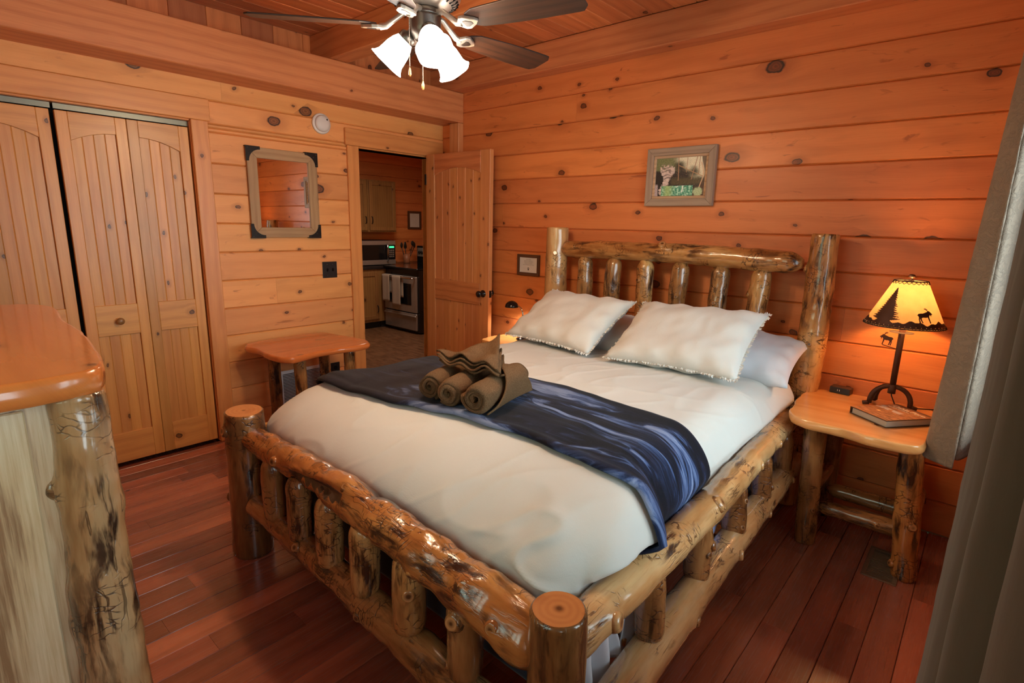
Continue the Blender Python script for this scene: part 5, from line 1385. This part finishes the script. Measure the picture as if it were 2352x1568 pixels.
# return-air vent
vt = bpy.data.objects.new('wall_vent', None); vf = frame((0, -1.45, .14), (0, 1, 0), (0, 0, 1)); link(vt, None, vf); tag(vt, 'white framed louvred return-air grille low behind the end table', 'vent')
vw, vh = .36, .275
MB().box((0, vh-.012, .005), (vw, .026, .010), ch=.002).box((0, .012, .005), (vw, .026, .010), ch=.002).box((-vw/2+.013, vh/2, .005), (.026, vh-.05, .010), ch=.002).box((vw/2-.013, vh/2, .005), (.026, vh-.05, .010), ch=.002).obj('frame', M['ventwhite'], vt, vf, True)
MB().box((0, vh/2, .0012), (vw-.05, vh-.05, .002)).obj('backing', M['black'], vt, vf)
sl = MB().box((0, 0, 0), (vw-.054, .0075, .0012), Rx(.6)).mesh('louvre')
for k in range(19): mobj('louvre', sl, M['ventwhite'], vt, vf @ T(Vector((0, .034+k*.0115, .006))))
# floor register
fv = empty('floor_register', (3.705, -.50, 0), 'brown metal floor register in front of the nightstand', 'vent', rot=-.02)
fv.location = (3.702, -.515, 0); FM = T(Vector((3.700, -.512, .0))); WM[fv.name] = FM; fv.matrix_basis = FM
b = MB(); rw, rh = .135, .30
for (x0, x1, y0, y1) in ((-rw/2, rw/2, -rh/2, -rh/2+.018), (-rw/2, rw/2, rh/2-.018, rh/2), (-rw/2, -rw/2+.018, -rh/2+.018, rh/2-.018), (rw/2-.018, rw/2, -rh/2+.018, rh/2-.018)): b.bb((x0, y0, .0005), (x1, y1, .005), ch=.001)
b.obj('frame', plain('brown_register', (.20, .14, .09), .45, .3), fv, FM, True)
MB().bb((-rw/2+.018, -rh/2+.018, .0004), (rw/2-.018, rh/2-.018, .001)).obj('backing', M['black'], fv, FM)
sl = MB().box((0, 0, 0), (rw-.036, .005, .003), ch=.0008).mesh('louvre')
for k in range(22): mobj('louvre', sl, bpy.data.materials['brown_register'], fv, FM @ T(Vector((0, -rh/2+.026+k*.0118, .0035))))

# ------------------------------------------------------------------ pictures on the back wall
pr_, pf = frame_pic('landscape_picture', 'grey barnwood framed photo of a rock stack over a green pool', 'picture', (2.060, -.0005, 1.672), (1, 0, 0), .456, .360, .046, M['barn'], M['black'], .034)
def sst(a, b_, x):
    t = max(0, min(1, (x-a)/(b_-a))); return t*t*(3-2*t)
def photo(u, v):
    """u across, v up: pale layered cliff tower, dark forest, sunlit corner, green pool"""
    n1 = nz((u*7, v*7, 1))*.5+.5; n2 = nz((u*26, v*26, 2))*.5+.5; n3 = nz((u*60, v*60, 3))*.5+.5; w = (n2-.5)*.05
    c = mixc(rgb(20, 14, 14), rgb(92, 74, 60), sst(.45, .8, n2*.6+n3*.4))
    sky = sst(.0, .55, (u-.48)*1.1+(v-.66)*1.3+(n1-.5)*.5)
    c = mixc(c, mixc(rgb(110, 128, 72), rgb(250, 240, 214), n3*.7+sky*.4), sky)
    c = mixc(c, mixc(rgb(60, 62, 34), rgb(150, 158, 104), n3), sst(.62, .70, v+w*2)*sst(.48, .30, u+w)*.9)
    c = mixc(c, mixc(rgb(30, 26, 16), rgb(112, 100, 62), n3), sst(.52, .40, v+w)*sst(.26, .34, v+w)*sst(.30, .36, u)*.75)
    d = abs(v-(.80-.62*(u-.45)+w*.3)); c = mixc(c, rgb(176, 140, 100), sst(.014, .006, d)*(.45 < u < .95))
    for x0, sl_, a, b_, th_ in ((.47, -.03, .40, 1, .007), (.74, .16, .42, 1, .007), (.86, .02, .55, 1, .006), (.62, .02, .6, 1, .005), (.34, .02, .5, .75, .006)):
        c = mixc(c, rgb(164, 124, 94), sst(th_*1.5, th_*.6, abs(u-(x0+sl_*(v-.5))))*(a < v < b_))
    x_ = .93-.035*math.sin(v*7+.8); c = mixc(c, mixc(rgb(92, 60, 40), rgb(52, 32, 24), n2), sst(x_, x_+.02, u)*.9)
    c = mixc(c, rgb(206, 170, 136), sst(.013, .006, abs(u-x_+.012))*(v < .85))
    left = .13-.045*math.sin(v*11)+w; right = .315+.045*math.sin(v*8+2.5)+(.035 if .58 < v < .76 else 0)+w
    m = sst(left-.01, left+.015, u)*sst(right+.01, right-.01, u)*sst(.86, .76, v+w*2)
    lay = sst(.55, .9, math.sin(v*62+nz((u*6, v*9, 5))*6)*.5+.5)
    rock = mixc(mixc(rgb(236, 218, 208), rgb(176, 152, 146), n2), rgb(84, 62, 60), lay*.75*sst(.3, .6, n1+.1))
    rock = mixc(rock, rgb(96, 102, 66), sst(.60, .78, v)*sst(.5, .62, n2))
    c = mixc(c, rgb(16, 10, 12), sst(.34, .05, abs(u-.06))*sst(.70, .60, v)*(u < .16))
    c = mixc(c, rock, m)
    c = mixc(c, mixc(rgb(214, 200, 204), rgb(120, 98, 100), n3), sst(.07+.03*(.3-v), .05+.03*(.3-v), u)*sst(.34, .28, v))
    if v < .275 and .135 < u < .775:
        g = mixc(rgb(48, 138, 108), rgb(170, 222, 196), sst(.35, .75, n2)); c = mixc(g, mixc(rgb(196, 200, 120), rgb(128, 190, 120), n3), sst(.15, .0, abs(u-.27))*.8)
        c = mixc(c, rgb(232, 244, 236), sst(.018, .006, abs(u-.565-.1*(v-.15)))*(v > .10)+sst(.02, .01, abs(u-.46)*.5+abs(v-.25)))
    c = mixc(c, mixc(rgb(110, 136, 92), rgb(216, 234, 188), n3), sst(.11, .07, math.hypot(u-.87, (v-.11)*.8)+w))
    return c
print_grid('print', pr_, pf, .060, .396, .060, .300, 200, 150, .0175, photo, M['print'])
for (a_, b_) in (((.045, .045, .012), (.411, .063, .026)), ((.045, .297, .012), (.411, .315, .026)), ((.045, .063, .012), (.063, .297, .026)), ((.393, .063, .012), (.411, .297, .026))):
    MB().bb(a_, b_, ch=.003).obj('inner_lip', M['liptan'], pr_, pf, True)
# small framed notice with a paw print
sp_, sf = frame_pic('framed_note', 'small dark framed note with a paw print above the gooseneck lamp', 'picture', (.932, -.0005, 1.130), (1, 0, 0), .232, .168, .024, M['darkwood'], M['paper'], .016)
MB().bb((.022, .022, .008), (.210, .146, .0085)).obj('paper', M['paper'], sp_, sf)
pp = sp_.children[-1]
for i, (t_, s_) in enumerate((('To Our Guests', .0085), ('Thank you for staying with us.', .0075), ('Please take care of our home', .0075), ('and leave it as you found it.', .0075), ('Have a wonderful stay with your pets.', .0075))):
    text(t_, s_, sf @ T(Vector((.116, .128-i*.0105, .0092))), M['ink'], pp, 'lettering', .0002)
b = MB(); px_, py_ = .116, .052
for (x, y, r) in ((0, -.004, .0065), (-.008, .005, .0028), (-.003, .009, .003), (.003, .009, .003), (.008, .005, .0028)):
    b.lathe([(r, 0), (r, .0006)], 14, T(Vector((px_+x, py_+y, .0086))))
b.obj('paw_print', M['black'], pp, sf)

# ------------------------------------------------------------------ curtains of the side window
def curtain(name, lab, path, z0, z1, mat, nu, nv, zfun=None, th=.003):
    P = [Vector(p) for p in path]; cum = [0]
    for a, c in zip(P, P[1:]): cum.append(cum[-1]+(c-a).length)
    def at(q):
        q *= cum[-1]
        for i in range(len(P)-1):
            if q <= cum[i+1] or i == len(P)-2:
                t = (q-cum[i])/(cum[i+1]-cum[i]); t = max(0, min(1, t))
                p0 = P[max(i-1, 0)]; p1 = P[i]; p2 = P[i+1]; p3 = P[min(i+2, len(P)-1)]
                return .5*((2*p1)+(p2-p0)*t+(2*p0-5*p1+4*p2-p3)*t*t+(-p0+3*p1-3*p2+p3)*t**3)
    b = MB()
    def f(u, v):
        p = at(u); z = z0+(z1-z0)*v
        if zfun: p = zfun(p, v, u)
        return Vector((p.x+.0016*nz((u*30, z*16, 2))+.0010*nz((u*90, z*50, 5)), p.y+.002*nz((u*20, z*12, 7)), z))
    b.grid(f, nu, nv); o = b.wobj(name, mat); m = o.modifiers.new('s', 'SOLIDIFY'); m.thickness = th
    tag(o, lab, 'curtain'); return o
path1 = [(3.96, -.30), (3.94, -.38), (3.918, -.46), (3.896, -.54), (3.880, -.575), (3.85, -.555), (3.80, -.54), (3.770, -.58), (3.775, -.63), (3.81, -.66), (3.866, -.70), (3.873, -.69), (3.872, -.66)]
def zf1(p, v, u):
    k = 1-.62*v if p.x < 3.872 else 1
    return Vector((3.872+(p.x-3.872)*k if p.x < 3.872 else p.x, p.y+.02*v))
c1 = curtain('window_curtain', 'taupe crinkled curtain hanging beside the lamp nightstand', path1, .612, 2.28, M['curtain'], 150, 170, zf1)
MB().tube([(3.90, -.30, 2.30), (3.90, -3.05, 2.30)], .012, 12).wobj('curtain_rod', M['iron'])
rod = bpy.data.objects['curtain_rod']; tag(rod, 'dark curtain rod over the side window', 'curtain rod')
path2 = [(3.955, -2.38), (3.905, -2.41), (3.880, -2.47), (3.876, -2.56), (3.882, -2.65), (3.915, -2.70), (3.955, -2.74), (3.930, -2.78), (3.890, -2.81), (3.886, -2.85), (3.930, -2.89), (3.958, -2.93), (3.915, -2.97), (3.895, -3.01), (3.91, -3.05), (3.95, -3.08)]
def zf2(p, v, u):
    return Vector((3.876+(p.x-3.876)*(1-.15*v)+.018*v, p.y))
c2 = curtain('window_curtain', 'long dark olive-brown curtain at the right edge nearest the viewer', path2, .03, 2.28, M['curtain2'], 200, 60, zf2)
